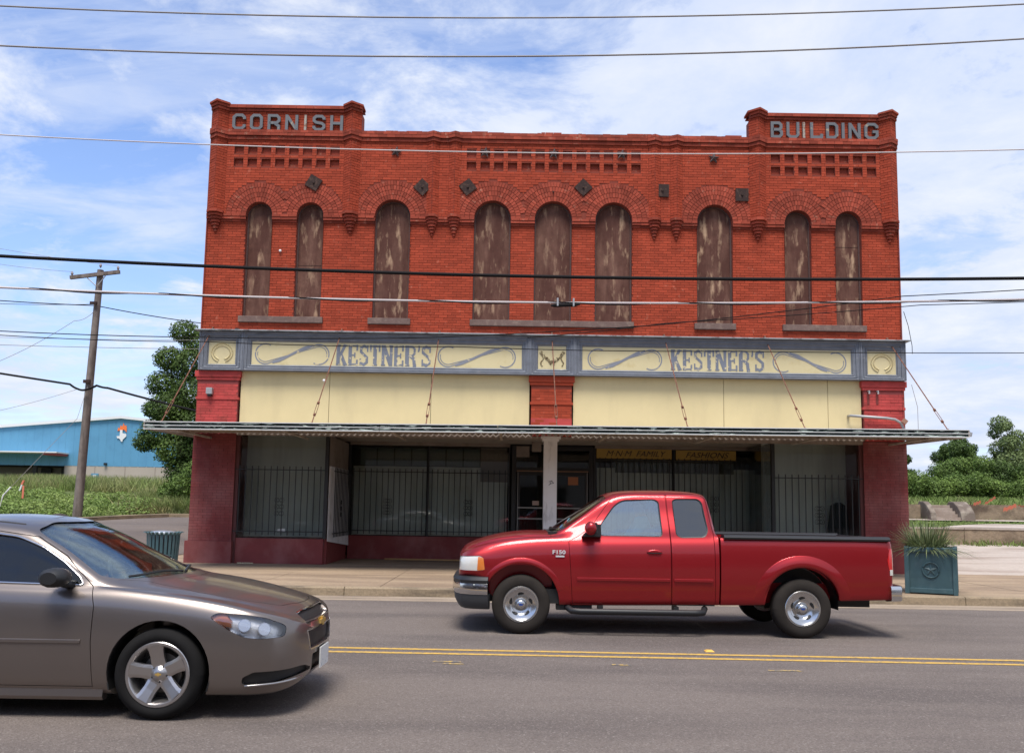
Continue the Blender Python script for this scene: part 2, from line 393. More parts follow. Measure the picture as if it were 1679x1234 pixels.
for i in range(8):
    a, b = kp[i], kp[i + 1]
    za, zb = gz(a[0], a[1]), gz(b[0], b[1])
    mb.loft([[(a[0], a[1], za - .1), (a[0] + .22, a[1], za - .1), (a[0] + .20, a[1], za + .16), (a[0], a[1], za + .17)],
             [(b[0], b[1], zb - .1), (b[0] + .22, b[1], zb - .1), (b[0] + .20, b[1], zb + .16), (b[0], b[1], zb + .17)]])
mb.loft([[(-13.95, 36.1, gz(-14, 36) - .1), (-13.95, 35.9, gz(-14, 36) - .1), (-13.95, 35.9, gz(-14, 36) + .16), (-13.95, 36.1, gz(-14, 36) + .17)],
         [(-11, 37.0, gz(-11, 37) - .1), (-11, 36.8, gz(-11, 37) - .1), (-11, 36.8, gz(-11, 37) + .16), (-11, 37.0, gz(-11, 37) + .17)]])
struct(mb.build('side_street_kerb', m_kerb))
struct(MB().box(-9.0, 60, 15.05, 15.77, -.10, .004).build('gutter', m_gut))
# kerb stones: cast in lengths with open joints
kx = -9.0
kerb_root = empty('kerb', (0, 15.85, 0)); kerb_root['kind'] = 'structure'
while kx < 40:
    L = 3.05 if kx < 20 else 6.1
    if abs(kx + L - 7.9) < 1.6: L = 8.02 - kx
    mb = MB().prism([(15.77, -.1), (15.93, -.1), (15.93, .155), (15.82, .155), (15.785, .13)], 'x', kx + .006, kx + L - .006)
    mb.build('kerbstone', m_kerb, kerb_root); kx += L
# pavement slabs
walk_root = empty('pavement', (0, 18, 0)); walk_root['kind'] = 'structure'
sx = [-9.0, -6.9, -4.6, -2.3, 0.0, 2.3, 4.6, 6.9, 9.8, 13, 16.2, 19.4, 24, 30]
for i in range(len(sx) - 1):
    for (a, b) in ((15.935, 18.9), (18.912, 21.9)):
        MB().box(sx[i] + .005, sx[i + 1] - .005, a, b, -.08, .151 + random.uniform(-.002, .002)).build('paving_slab', m_conc, walk_root)
struct(MB().box(-4.6, 6.9, 21.9, 24.6, -.05, .147).build('entrance_floor', m_conc))
struct(MB().box(-9.0, 30, 15.94, 21.9, -.1, .135).build('pavement_bed', m_kerb))
# concrete pad, terrace and path to the right of the building
strip('side_walk', lambda y: -8.95, lambda y: -7.80, 21.9, 36, .02, m_conc)
strip('concrete_pad', lambda y: 9.70, lambda y: 60, 21.9, 35.9, .02, m_pad)
strip('terrace_path', lambda y: 18.0 + (y - 37.2) * 1.1, lambda y: 60, 37.2, 41.2, .05, m_pad, 1.0)
strip('wall_walk', lambda y: 10, lambda y: 60, 46.6, 47.4, .05, m_pad, .4)
# double yellow line and worn marks
def yl(y0, name='yellow_line'):
    a = -RAD(2.0); mb = MB(); x = -60
    while x < 60:
        mb.add([(x, y0 + x * a * .55, .004), (x + 6, y0 + (x + 6) * a * .55, .004), (x + 6, y0 + (x + 6) * a * .55 + .10, .004), (x, y0 + x * a * .55 + .10, .004)], [(0, 1, 2, 3)]); x += 6
    o = mb.build(name, m_line, fix=False); o['kind'] = 'structure'; return o
yl(9.93); yl(9.66)
m_mark = mat('worn_yellow_mark', (.42, .28, .08), .8, col2=(.13, .12, .115), scale=16, lo=.46, hi=.52)
for (x, y, l) in ((-.62, 9.24, .3), (-.55, 9.12, .22), (1.15, 9.2, .22), (2.75, 9.02, .34)):
    o = MB().add([(x - l / 2, y - .03, .004), (x + l / 2, y - .035, .004), (x + l / 2 - .03, y + .035, .004), (x - l / 2 + .02, y + .03, .004)], [(0, 1, 2, 3)]).build('worn_marking', m_mark, fix=False)
    o['kind'] = 'structure'
mb = MB()
mb.loft([[(2.26 + a * s, 10.17 + b * s, z) for a, b in ((-.05, -.05), (.05, -.05), (.05, .05), (-.05, .05))] for s, z in ((1, .001), (1, .006), (.6, .020))])
tag(mb.build('road_reflector', mat('reflector_amber', (.75, .42, .08), .3)), 'small amber reflector stud beside the double yellow line behind the pickup', 'road reflector')

# ------------------------------------------------------------------ the brick building
XL, XR, YW, YU, YF = -7.86, 9.78, 21.80, 21.86, 21.93
BC = .966
bld = empty('brick_building', (BC, 21.8, .15),
            'two-storey red brick block with arched boarded windows, lettered parapet towers and a metal awning', 'building')
WIN = [(-6.52, .33, 8.91, 6.29), (-5.22, .335, 8.91, 6.29), (-3.12, .45, 8.905, 6.27), (-.575, .465, 8.905, 6.28), (.975, .472, 8.905, 6.28),
       (2.515, .465, 8.905, 6.28), (5.09, .45, 8.905, 6.28), (7.205, .335, 8.91, 6.28), (8.49, .33, 8.91, 6.28)]
NICHE = []
for x0, n in ((-7.23, 8), (-1.26, 13), (6.54, 8)):
    for i in range(n):
        for (za, zb) in ((10.515, 10.715), (10.185, 10.385)): NICHE.append((x0 + .3517 * i, x0 + .3517 * i + .235, za, zb))
def arch(xc, r, zs, z0, n=14, zc=None):
    pts = [(xc - r, z0), (xc + r, z0)]
    for k in range(n + 1):
        a = pi * k / n; pts.append((xc + r * cos(a), zs + r * sin(a)))
    return pts
def holed(name, outer, holes, y, m, depth_to=None, mrev=None, parent=bld, niche_back=None):
    """wall plate at depth y with holes; reveals of each hole run back to its own depth"""
    P = [Vector(p) for p in outer]; Fc = [list(range(len(outer)))]
    for h, d in holes: Fc.append(list(range(len(P), len(P) + len(h)))); P += [Vector(p) for p in h]
    r = delaunay_2d_cdt(P, [], Fc, 1, 1e-5)
    vs, fs, orig = r[0], r[2], r[5]
    mb = MB()
    keep = [tuple(f) for f, o in zip(fs, orig) if 0 in o and len(o) == 1]
    mb.add([(p.x, y, p.y) for p in vs], keep)
    for h, d in holes:
        n = len(h); mb.add([(p[0], y, p[1]) for p in h] + [(p[0], d, p[1]) for p in h], [(i, (i + 1) % n, n + (i + 1) % n, n + i) for i in range(n)])
    return mb.build(name, m, parent, fix=False)
# wall plates
def notched(zt, zb, top):
    """outline of a wall plate with the windows as notches open at the top or at the bottom"""
    out = []
    if top:
        out = [(XL, 4.86), (XR, 4.86), (XR, zt)]
        for xc, r, zs, z0 in WIN[::-1]: out += [(xc + r, zt), (xc + r, z0), (xc - r, z0), (xc - r, zt)]
        out.append((XL, zt))
    else:
        out = [(XL, zb)]
        for xc, r, zs, z0 in WIN:
            out += [(xc - r, zb)] + [(xc - r * cos(pi * k / 16), zs + r * sin(pi * k / 16)) for k in range(17)] + [(xc + r, zb)]
        out += [(XR, zb), (XR, 11.72), (6.04, 11.72), (6.04, 11.12), (-4.0, 11.12), (-4.0, 11.72), (XL, 11.72)]
    return out
holed('wall', notched(8.8, 0, True), [], YF, m_mortar)
holed('upper_wall', notched(0, 8.83, False), [([(a, c), (b, c), (b, d), (a, d)], YU + .075) for a, b, c, d in NICHE], YU, m_mortar)
for xc, r, zs, z0 in WIN:        # reveals
    e = [(xc - r, z0)] + [(xc - r * cos(pi * k / 16), zs + r * sin(pi * k / 16)) for k in range(17)] + [(xc + r, z0)]
    MB().add([(p[0], YF + .001 if p[1] < 8.0 else YU + .002, p[1]) for p in e] + [(p[0], 22.10, p[1]) for p in e], [(i, i + 1, len(e) + i + 1, len(e) + i) for i in range(len(e) - 1)]).build('window_reveal', m_mortar, bld, fix=False)
for a, b, c, d in NICHE: MB().add([(a, YU + .074, c), (b, YU + .074, c), (b, YU + .074, d), (a, YU + .074, d)], [(0, 1, 2, 3)]).build('niche_back', m_brickd, bld, fix=False)
# body behind: sides, roof, back
m_side = mat('side_brick', (.26, .055, .035), .9, var=.2, vscale=1.0, col2=(.18, .05, .04), scale=2, lo=.5, hi=.65)
MB().box(XL + .002, XR - .002, 22.11, 22.3, 3.5, 11.05).box(XL, XL + .3, 22.3, 40, .1, 10.9).box(XR - .3, XR, 22.3, 40, .1, 10.4).box(XL + .3, XR - .3, 39.7, 40, .1, 10.2).build('side_wall', m_side, bld)
for q in ((XL, XL + .02, 21.87, 22.11, 3.5, 11.10), (XR - .02, XR, 21.87, 22.11, 3.5, 11.10), (XL, -4.0, 21.94, 22.3, 11.1, 11.68), (6.04, XR, 21.94, 22.3, 11.1, 11.68), (-4.0, 6.04, 21.9, 22.3, 11.051, 11.10)):
    MB().box(*q).build('parapet', m_side, bld)
MB().box(XL + .3, XR - .3, 22.3, 39.7, 9.7, 9.85).build('roof', mat('roof_felt', (.06, .06, .06), .9), bld)

# brick laying
CH, BL, JT = .0677, .2175, .009
bricks = MB()          # those joined together
single = []            # those standing as parts
def lay(p0, d, L, z0, z1, out, proud=.009, blocked=None, mb=bricks, collect=None, joint=JT, BL=BL, CH=CH, ms=0):
    d = Vector((d[0], d[1], 0)).normalized(); nrm = Vector((out[0], out[1], 0)).normalized(); p0 = Vector((p0[0], p0[1], 0))
    nrow = int(round((z1 - z0) / CH)); ch = (z1 - z0) / max(1, nrow)
    for r in range(nrow):
        za = z0 + r * ch + joint / 2; zb = z0 + (r + 1) * ch - joint / 2
        header = False
        off = (BL / 2 if r % 2 else 0) + random.uniform(-.012, .012)
        bl = blocked(za, zb) if blocked else []
        free = [(0, L)]
        for a, b in bl:
            nf = []
            for f0, f1 in free:
                if b <= f0 or a >= f1: nf.append((f0, f1)); continue
                if a > f0: nf.append((f0, a))
                if b < f1: nf.append((b, f1))
            free = nf
        s = -off
        while s < L:
            for f0, f1 in free:
                a, b = max(s, f0), min(s + BL, f1)
                if b - a < .035: continue
                t = random.random(); t = t if random.random() > .06 else random.choice((0.0, 1.0))
                pr = proud + random.uniform(-.003, .004)
                full = abs((b - a) - BL) < 1e-6
                if collect is not None and full and len(collect) < 300:
                    collect.append((p0 + d * ((a + b) / 2) + Vector((0, 0, (za + zb) / 2)) + nrm * (pr - .02), t)); continue
                a2, b2 = a + joint / 2, b - joint / 2
                q = []
                for (ss, zz, k) in ((a2, za, pr), (b2, za, pr), (b2, zb, pr), (a2, zb, pr), (a2, za, -.002), (b2, za, -.002), (b2, zb, -.002), (a2, zb, -.002)):
                    p = p0 + d * ss + nrm * k; q.append((p.x, p.y, zz))
                mb.add(q, [(0, 1, 2, 3), (4, 5, 1, 0), (5, 6, 2, 1), (6, 7, 3, 2), (7, 4, 0, 3)], t, ms)
            s += BL
def win_block(za, zb, ring=True):
    out = []
    for (xc, r, zs, z0) in WIN:
        if zb > z0 - .0 and za < zs: out.append((xc - r - XL, xc + r - XL))
        if ring and zb > 8.9:
            R = r + .515; z = za if za > zs else zs
            if z - zs < R:
                h = math.sqrt(max(0, R * R - (max(z - zs, 0)) ** 2)); out.append((xc - h - XL, xc + h - XL))
    return out
lay((XL, YF), (1, 0), XR - XL, 5.86, 8.74, (0, -1), blocked=lambda a, b: win_block(a, b, False), collect=single)
NB = lambda a, b: [(n0 - XL, n1 - XL) for n0, n1, n2, n3 in NICHE if b > n2 + .01 and a < n3 - .01]
PIL = [(-7.63, .21, .19), (-4.20, .21, .19), (-2.12, .155, .115), (-1.56, .155, .115), (3.55, .155, .115), (4.11, .155, .115), (6.19, .21, .19), (9.55, .21, .19)]
lay((XL, YU), (1, 0), XR - XL, 8.86, 10.89, (0, -1), blocked=lambda a, b: win_block(a, b, True) + NB(a, b) + [(c - h - XL, c + h - XL) for c, h, q in PIL])
for (xa, xb) in ((XL, -4.0), (6.04, XR)):
    lay((xa, YU), (1, 0), xb - xa, 11.10, 11.64, (0, -1), blocked=lambda a, b, xa=xa: [(c - h - xa, c + h - xa) for c, h, q in PIL if q > .15])
# arch rings: four rings of voussoirs
vou = MB()
for wi, (xc, r, zs, z0) in enumerate(WIN):
    xl = max([(w[0] + xc) / 2 for w in WIN if w[0] < xc] or [-99]); xr = min([(w[0] + xc) / 2 for w in WIN if w[0] > xc] or [99])
    for ring in range(4):
        ra = r + .006 + ring * .127; rb = ra + .117; rm = (ra + rb) / 2; n = int(round(pi * rm / .075))
        for k in range(n):
            a0 = pi * (k + .07) / n; a1 = pi * (k + .93) / n
            pts = [(xc + ra * cos(a0), zs + ra * sin(a0)), (xc + rb * cos(a0), zs + rb * sin(a0)), (xc + rb * cos(a1), zs + rb * sin(a1)), (xc + ra * cos(a1), zs + ra * sin(a1))]
            mx_ = sum(p[0] for p in pts) / 4
            if mx_ < xl + .01 or mx_ > xr - .01: continue
            y = YU - .014 - random.uniform(0, .006)
            vou.add([(p[0], y, p[1]) for p in pts] + [(p[0], YU + .002, p[1]) for p in pts], [(0, 1, 2, 3), (4, 5, 1, 0), (5, 6, 2, 1), (6, 7, 3, 2), (7, 4, 0, 3)],
                    random.random())
    # jambs of brick above the springing line of the belt
# pilasters shaped as prows, bricks on both faces
for c, h, dp in PIL:
    ztop = 11.66 if dp > .15 else 10.90
    MB().prism([(c - h, YU + .01), (c, YU - dp), (c + h, YU + .01)], 'z', 8.95, ztop).build('pilaster', m_mortar, bld)
    Ls = math.hypot(h, dp)
    for sgn in (-1, 1):
        a = (c - h, YU) if sgn < 0 else (c, YU - dp); dr = (h, -dp) if sgn < 0 else (h, dp)
        lay(a, dr, Ls, 8.97, ztop - .01, (sgn * dp, -h), proud=.008, BL=Ls if h < .18 else Ls / 1.5)
# bands: a path in plan with prows where the pilasters stand, extruded
def band(name, x0, x1, z0, z1, dep, m=m_brickd, ext=.03, mortar=True, pil=PIL, course=None):
    segs = [(x0, YU - dep)]
    for c, h, dp in pil:
        if c - h - ext < x0 - .06 or c + h + ext > x1 + .06: continue
        segs += [(max(x0, c - h - ext), YU - dep), (c, YU - dp - dep * .8 - .01), (min(x1, c + h + ext), YU - dep)]
    segs.append((x1, YU - dep))
    s2 = [segs[0]]
    for p in segs[1:]:
        if abs(p[0] - s2[-1][0]) > 1e-4: s2.append(p)
    mb = MB()
    poly = s2 + [(x1, YU + .05), (x0, YU + .05)]
    mb.prism(poly, 'z', z0 + .004, z1 - .004)
    o = mb.build(name, m_mortar, bld)
    for a, b in zip(s2[:-1], s2[1:]):
        L = math.hypot(b[0] - a[0], b[1] - a[1]); d = (b[0] - a[0], b[1] - a[1])
        lay(a, d, L, z0, z1, (d[1], -d[0]), proud=.006, mb=bandb, CH=course or CH)
    return o
bandb = MB()
band('cornice_band', XL, XR, 10.975, 11.135, .085)
band('cornice_band', XL, XR, 10.88, 10.972, .045)
def cap(x0, x1):
    pil = [p for p in PIL if p[2] > .15 and x0 - .1 < p[0] < x1 + .1]
    band('cap_band', x0, x1, 11.70, 11.775, .095, pil=pil); band('cap_band', x0, x1, 11.63, 11.697, .05, pil=pil)
    MB().box(x0, x1, YU - .08, YU + .4, 11.775, 11.80).build('coping', m_brickd, bld)
    for c, h, dp in pil:
        MB().prism([(c - h - .05, YU - .12), (c, YU - dp - .16), (c + h + .05, YU - .12), (c + h + .05, YU + .25), (c - h - .05, YU + .25)], 'z', 11.775, 11.825).build('pilaster_cap', m_brickd, bld)
cap(XL, -3.97); cap(6.0, XR)
# belt course under the upper wall, broken by the windows
bx = XL; cuts = sorted([(w[0] - w[1], w[0] + w[1]) for w in WIN]) + [(XR, XR)]
for a, b in cuts:
    if a - bx > .03:
        MB().box(bx, a, YU - .012, YF, 8.785, 8.855).box(bx, a, YU + .035, YF, 8.725, 8.782).build('belt_course', m_mortar, bld)
        lay((bx, YU - .014), (1, 0), a - bx, 8.855, 8.92, (0, -1), proud=.02, mb=bandb)
        lay((bx, YU - .012), (1, 0), a - bx, 8.785, 8.855, (0, -1), proud=.006, mb=bandb)
        lay((bx, YU + .035), (1, 0), a - bx, 8.725, 8.782, (0, -1), proud=.006, mb=bandb)
    bx = b
# stepped corbels under the pilasters
for c, h, dp in PIL:
    big_ = dp > .15; H = .205 if big_ else .165; n = 6 if big_ else 6
    mb = MB(); ztop = 8.985 if big_ else 8.96; zz = ztop
    steps = [(H, .075, .30)] + [(H * (1 - .135 * k), .066 if k else .05, .27 - .035 * k) for k in range(1, 7)]
    for k, (hw, hh, dpp) in enumerate(steps):
        dpp *= (1 if big_ else .8)
        mb.prism([(c - hw, YF), (c - hw, YF - dpp * .55), (c - hw * .45, YF - dpp), (c + hw * .45, YF - dpp), (c + hw, YF - dpp * .55), (c + hw, YF)], 'z', zz - hh + .008, zz, random.random())
        zz -= hh + .010
    mb.build('corbel', m_brickd, bld)
from_arrays('brickwork', bricks.v, bricks.f, m_brick, bld, bricks.t)['kind'] = 'stuff'
from_arrays('arch_brickwork', vou.v, vou.f, m_brickd, bld, vou.t)['kind'] = 'stuff'
from_arrays('band_brickwork', bandb.v, bandb.f, m_brickd, bld, bandb.t)['kind'] = 'stuff'
# loose bricks on the coping line: uneven parapet top
mb = MB(); x = -3.98
while x < 5.95:
    L = random.choice((.105, .21, .21, .42)); hgt = random.choice((.0, .004, .012, .012, .03))
    if x + L < 6.0: mb.box(x, x + L - .008, YU - .085, YU + .4, 11.136, 11.141 + hgt, random.random())
    x += L
mb.build('coping', m_brickd, bld)
# three hundred separate bricks, one mesh in three tones
bm_ = MB().box(-BL / 2 + JT / 2, BL / 2 - JT / 2, -.02, .02, -CH / 2 + JT / 2, CH / 2 - JT / 2)
tones = [from_arrays('brick', bm_.v, bm_.f, m_brick, bld, [t] * 6, origin=(0, 0, 0)) for t in (.1, .35, .6, .9)]
o0 = [o for o in tones]
for i, (p, t) in enumerate(single):
    src = tones[min(3, int(t * 4))]
    if o0 and src in o0: o = src; o0.remove(src)
    else: o = src.copy(); COL.objects.link(o); o.parent = bld
    o.location = p - ORG[bld.name]; o.rotation_euler = (random.uniform(-.01, .01), 0, random.uniform(-.012, .012))

# windows: board, sill
for i, (xc, r, zs, z0) in enumerate(WIN):
    pts = arch(xc, r + .004, zs, z0 - .01, 16)
    mb = MB().prism(pts, 'y', 22.05, 22.09)
    o = mb.build('window_board', m_board, bld)
    mb = MB()   # thin stop frame round the board
    ip = [(xc + (r - .028) * (1 if k < 2 and k == 1 else -1), z0) for k in (0, 1)]
    outp = [(xc - r, z0)] + [(xc + r * cos(pi - pi * k / 16), zs + r * sin(pi * k / 16)) for k in range(17)] + [(xc + r, z0)]
    inp = [(xc - r + .035, z0)] + [(xc + (r - .035) * cos(pi - pi * k / 16), zs + (r - .035) * sin(pi * k / 16)) for k in range(17)] + [(xc + r - .035, z0)]
    secs = [[(a[0], 22.015, a[1]), (b[0], 22.015, b[1]), (b[0], 22.049, b[1]), (a[0], 22.049, a[1])] for a, b in zip(outp, inp)]
    mb.loft(secs); mb.build('board_frame', mat('board_frame_brown', (.085, .045, .038), .8), o)
    if i in (0, 1, 8):
        MB().box(xc - r + .03, xc + r - .03, 22.045, 22.051, 7.55 + .1 * i, 7.556 + .1 * i).build('board_joint', m_iron, o)
for x0, x1 in ((-6.93, -4.81), (-3.67, -2.60), (-1.10, 1.03), (1.03, 3.03), (4.56, 5.60), (6.78, 8.89)):
    MB().box(x0, x1, YF - .085, YF + .10, 6.13, 6.285).build('window_sill', m_sill, bld, bevel=.01)
# iron anchor plates, stars
PL = [(-5.16, 9.76, 30), (-2.38, 9.69, 42), (-1.22, 9.71, 52), (1.73, 9.75, 45), (3.75, 9.70, 2), (5.78, 9.62, 1)]
for x, z, a in PL:
    mb = MB().box(-.165, .165, -.02, .01, -.165, .165).tube([(0, -.05, 0), (0, -.01, 0)], .028, 8)
    mb.rot(Matrix.Translation((x, YU - .03, z)) @ Matrix.Rotation(RAD(a), 4, 'Y'))
    mb.build('anchor_plate', m_iron, bld, origin=(x, YU, z))
def star(x, y, z, R, rot=0, dep=.05, base=0):
    mb = MB(); pts = [(x + (R if k % 2 == 0 else R * .42) * sin(pi * k / 5 + rot), y, z + (R if k % 2 == 0 else R * .42) * cos(pi * k / 5 + rot)) for k in range(10)]
    mb.add(pts + [(x, y - dep, z), (x, y, z)], [(k, (k + 1) % 10, 10) for k in range(10)] + [(k, (k + 1) % 10, 11) for k in range(10)]); return mb
m_star = mat('cast_star', (.05, .04, .042), .7, col2=(.16, .12, .11), scale=25, lo=.5, hi=.6)
for x, z, r_ in ((-3.08, 10.62, .2), (-.79, 10.64, .15), (.97, 10.63, .1), (2.72, 10.64, .15), (5.07, 10.58, .1)):
    star(x, YU - .03, z, .16, r_, .09).build('star_anchor', m_star, bld)
MB().box(-.02, .02, 0, .03, -.015, .015).rot(Matrix.Translation((.965, YU - .05, 9.62))).build('anchor_bolt', m_iron, bld)

# raised parapet letters
GL = {
 'C': [([(1, .70), (1, .84), (.78, 1), (.22, 1), (0, .84), (0, .16), (.22, 0), (.78, 0), (1, .16), (1, .30)], 0)],
 'O': [([(.22, 0), (.78, 0), (1, .16), (1, .84), (.78, 1), (.22, 1), (0, .84), (0, .16)], 1)],
 'R': [([(0, -.08), (0, 1), (.78, 1), (1, .84), (1, .62), (.78, .46), (.08, .46)], 0), ([(.62, .40), (.98, .22), (.98, -.08)], 0)],
 'N': [([(0, -.08), (0, 1.08)], 0), ([(.04, 1.0), (.96, 0)], 0), ([(1, -.08), (1, 1.08)], 0)],
 'I': [([(.5, -.08), (.5, 1.08)], 0)],
 'S': [([(1, .74), (1, .86), (.78, 1), (.22, 1), (0, .86), (0, .66), (.2, .54), (.8, .46), (1, .34), (1, .15), (.78, 0), (.22, 0), (0, .15), (0, .27)], 0)],
 'H': [([(0, -.08), (0, 1.08)], 0), ([(.1, .5), (.9, .5)], 0), ([(1, -.08), (1, 1.08)], 0)],
 'B': [([(0, -.08), (0, 1), (.75, 1), (.95, .86), (.95, .64), (.75, .52), (.09, .52)], 0), ([(.76, .50), (1, .36), (1, .15), (.78, 0), (.09, 0)], 0)],
 'U': [([(0, 1.08), (0, .16), (.22, 0), (.78, 0), (1, .16), (1, 1.08)], 0)],
 'L': [([(0, 1.08), (0, 0), (.98, 0), (1, .24)], 0)],
 'D': [([(0, 0), (0, 1), (.74, 1), (1, .82), (1, .18), (.74, 0)], 1)],
 'G': [([(1, .72), (1, .84), (.78, 1), (.22, 1), (0, .84), (0, .16), (.22, 0), (.78, 0), (1, .16), (1, .46), (.6, .46)], 0)],
}
def put_letters(word, x0s, x1s, z0, z1, w=.072):
    for j, (ch, xa, xb) in enumerate(zip(word, x0s, x1s)):
        mb = MB(); q = w / 2
        bare = ch == 'I' and (word == 'CORNISH' or j == 2)
        for k, (pl, cl) in enumerate(GL[ch]):
            pts = [(xa + q + (xb - xa - w) * px, z0 + q + (z1 - z0 - w) * pz) for px, pz in pl]
            if ch == 'I': pts = [((xa + xb) / 2, p[1]) for p in pts]
            ribbon(mb, pts, w * (.8 if bare else 1), YU - .085 + .004 * k, YU - .03, bool(cl))
        mb.build('letter', m_ltrb if bare else m_ltr, bld)
def px2x(a, xa, Xa, xb, Xb): return Xa + (a - xa) / (xb - xa) * (Xb - Xa)
cx0 = [380, 409, 438, 467, 496, 512, 541]; cx1 = [402, 430, 459, 488, 504, 533, 562]
put_letters('CORNISH', [px2x(a, 380, -7.30, 562, -4.46) for a in cx0], [px2x(a, 380, -7.30, 562, -4.46) for a in cx1], 11.12, 11.545)
bx0 = [1265, 1291, 1316, 1330, 1356, 1380, 1393, 1419]; bx1 = [1285, 1312, 1323, 1351, 1376, 1388, 1413, 1442]
put_letters('BUILDING', [px2x(a, 1265, 6.53, 1441, 9.28) for a in bx0], [px2x(a, 1265, 6.53, 1441, 9.28) for a in bx1], 11.13, 11.565)

# ------------------------------------------------------------------ frieze
def frame(x0, x1, z0, z1, sid=.24, top=.25, bot=.17, y=YW):
    """mitred moulding round a recessed panel"""
    prof = [(0, -.02, 0), (0, -.30, 0), (.12, -.31, 0), (.14, -.27, 0), (.34, -.245, 0), (.37, -.27, 0), (.45, -.265, 0), (.48, -.215, 0), (.70, -.19, 0), (.73, -.215, 0), (.82, -.205, 0), (.86, -.16, 0), (1.0, -.13, 0), (1.0, -.05, 0)]
    mb = MB(); secs = []
    for t, d, _ in prof:
        a, b, c, e = x0 + sid * t, x1 - sid * t, z0 + bot * t, z1 - top * t
        d = d * .72 if d < -.04 else d; secs.append([(a, y + d, c), (b, y + d, c), (b, y + d, e), (a, y + d, e)])
    mb.loft(secs, True, False)
    o = mb.build('frieze_frame', m_blue, bld)
    p = MB().box(x0 + sid - .01, x1 - sid + .01, y - .10, y - .05, z0 + bot - .01, z1 - top + .01).build('frieze_panel', m_cream, o)
    return o, p, (x0 + sid, x1 - sid, z0 + bot, z1 - top)
FR = []
for x0, x1 in ((-7.83, -6.74), (-6.73, .415), (.42, 1.545), (1.55, 8.66), (8.67, 9.80)):
    FR.append(frame(x0 * .9925, x1 * .9925, 4.86, 5.84, sid=.22 if x1 - x0 < 2 else .20))
    FR[-1][0].location.y += random.uniform(0, .012)
YP = YW - .10
def scroll(pan, x0, x1, z0, z1, flip=False):
    """painted S scroll: two hooked lines with a thick middle bar"""
    mb = MB(); cx_, cz_ = (x0 + x1) / 2, (z0 + z1) / 2; h = (z1 - z0) / 2; R = h * .93
    def T(p): return (2 * cx_ - p[0], p[1]) if flip else p
    for k, (rr, w) in enumerate(((R, .030), (R * .78, .018))):
        cl = (x0 + R + .02, cz_); cr = (x1 - R - .02, cz_)
        aL = [RAD(a) for a in np.linspace(60 if k == 0 else 165, 285, 16)]
        left = [(cl[0] + rr * cos(a), cl[1] + rr * sin(a)) for a in aL]
        aR = [RAD(a) for a in np.linspace(105, -120 if k == 0 else -15, 16)]
        right = [(cr[0] + rr * cos(a), cr[1] + rr * sin(a)) for a in aR]
        ribbon(mb, [T(p) for p in left + right], w, YP - .004 - .001 * k, YP + .01)
    ribbon(mb, [T(p) for p in ((cl[0] + .18, cz_ - R * .86), (cl[0] + .36, cz_ - R * .66), (cr[0] - .36, cz_ + R * .66), (cr[0] - .16, cz_ + R * .86))], .06, YP - .0065, YP + .01)
    mb.build('scroll', m_scroll, pan)
S_ = .9925
scroll(FR[1][0], -6.42, -4.55, 5.03, 5.57); scroll(FR[1][0], -1.88, .08, 5.03, 5.57)
scroll(FR[3][0], 1.85, 3.72, 5.03, 5.57); scroll(FR[3][0], 6.45, 8.30, 5.03, 5.57, True)
SL = {  # western slab letters: strokes (points, width) in a unit cell
 'K': [([(.2, 0), (.2, 1)], .26), ([(.32, .42), (.82, 1)], .2), ([(.40, .56), (.86, 0)], .24), ([(.02, .05), (.42, .05)], .1), ([(.02, .95), (.42, .95)], .1), ([(.62, .05), (1, .05)], .1), ([(.62, .95), (1, .95)], .1)],
 'E': [([(.2, 0), (.2, 1)], .28), ([(.05, .06), (.95, .06)], .12), ([(.05, .94), (.95, .94)], .12), ([(.2, .5), (.68, .5)], .12), ([(.88, .0), (.88, .28)], .14), ([(.88, .72), (.88, 1)], .14), ([(.66, .38), (.66, .62)], .1)],
 'S': [([(.86, .66), (.86, .98)], .12), ([(.80, .88), (.5, .95), (.2, .86), (.2, .66), (.5, .53), (.8, .40), (.8, .16), (.5, .05), (.2, .12)], .21), ([(.14, .34), (.14, .02)], .12)],
 'T': [([(.5, 0), (.5, 1)], .28), ([(.05, .94), (.95, .94)], .12), ([(.09, .68), (.09, 1)], .14), ([(.91, .68), (.91, 1)], .14), ([(.28, .05), (.72, .05)], .1)],
 'N': [([(.16, 0), (.16, 1)], .2), ([(.2, .98), (.82, .02)], .26), ([(.84, 0), (.84, 1)], .2), ([(0, .05), (.36, .05)], .1), ([(0, .95), (.3, .95)], .1), ([(.66, .95), (1, .95)], .1)],
 'R': [([(.2, 0), (.2, 1)], .28), ([(.2, .94), (.66, .94), (.84, .84), (.84, .62), (.66, .50), (.3, .50)], .15), ([(.52, .48), (.78, .36), (.84, .05), (1, .05)], .22), ([(.02, .05), (.42, .05)], .1), ([(.02, .95), (.3, .95)], .1)],
 "'": [([(.5, 1), (.5, .80), (.3, .70)], .4)],
}
def kest(x0, x1, z0, z1, par):
    word = "KESTNER'S"; wd = [1.05, .95, .92, 1.0, 1.1, .95, 1.08, .32, .98]; tot = sum(wd); x = x0; u = (x1 - x0) / tot
    for ch, w_ in zip(word, wd):
        cw = u * w_ * .93; mb = MB()
        for k, (pl, sw) in enumerate(SL[ch]):
            ribbon(mb, [(x + px * cw, z0 + pz * (z1 - z0)) for px, pz in pl], sw * 1.22 * min(cw, .36), YP - .004 - .0008 * k, YP + .01)
        mb.build('painted_letter', m_sign, par); x += u * w_
kest(-4.43 * S_, -2.02 * S_, 5.04, 5.56, FR[1][0]); kest(3.95 * S_, 6.33 * S_, 5.05, 5.57, FR[3][0])
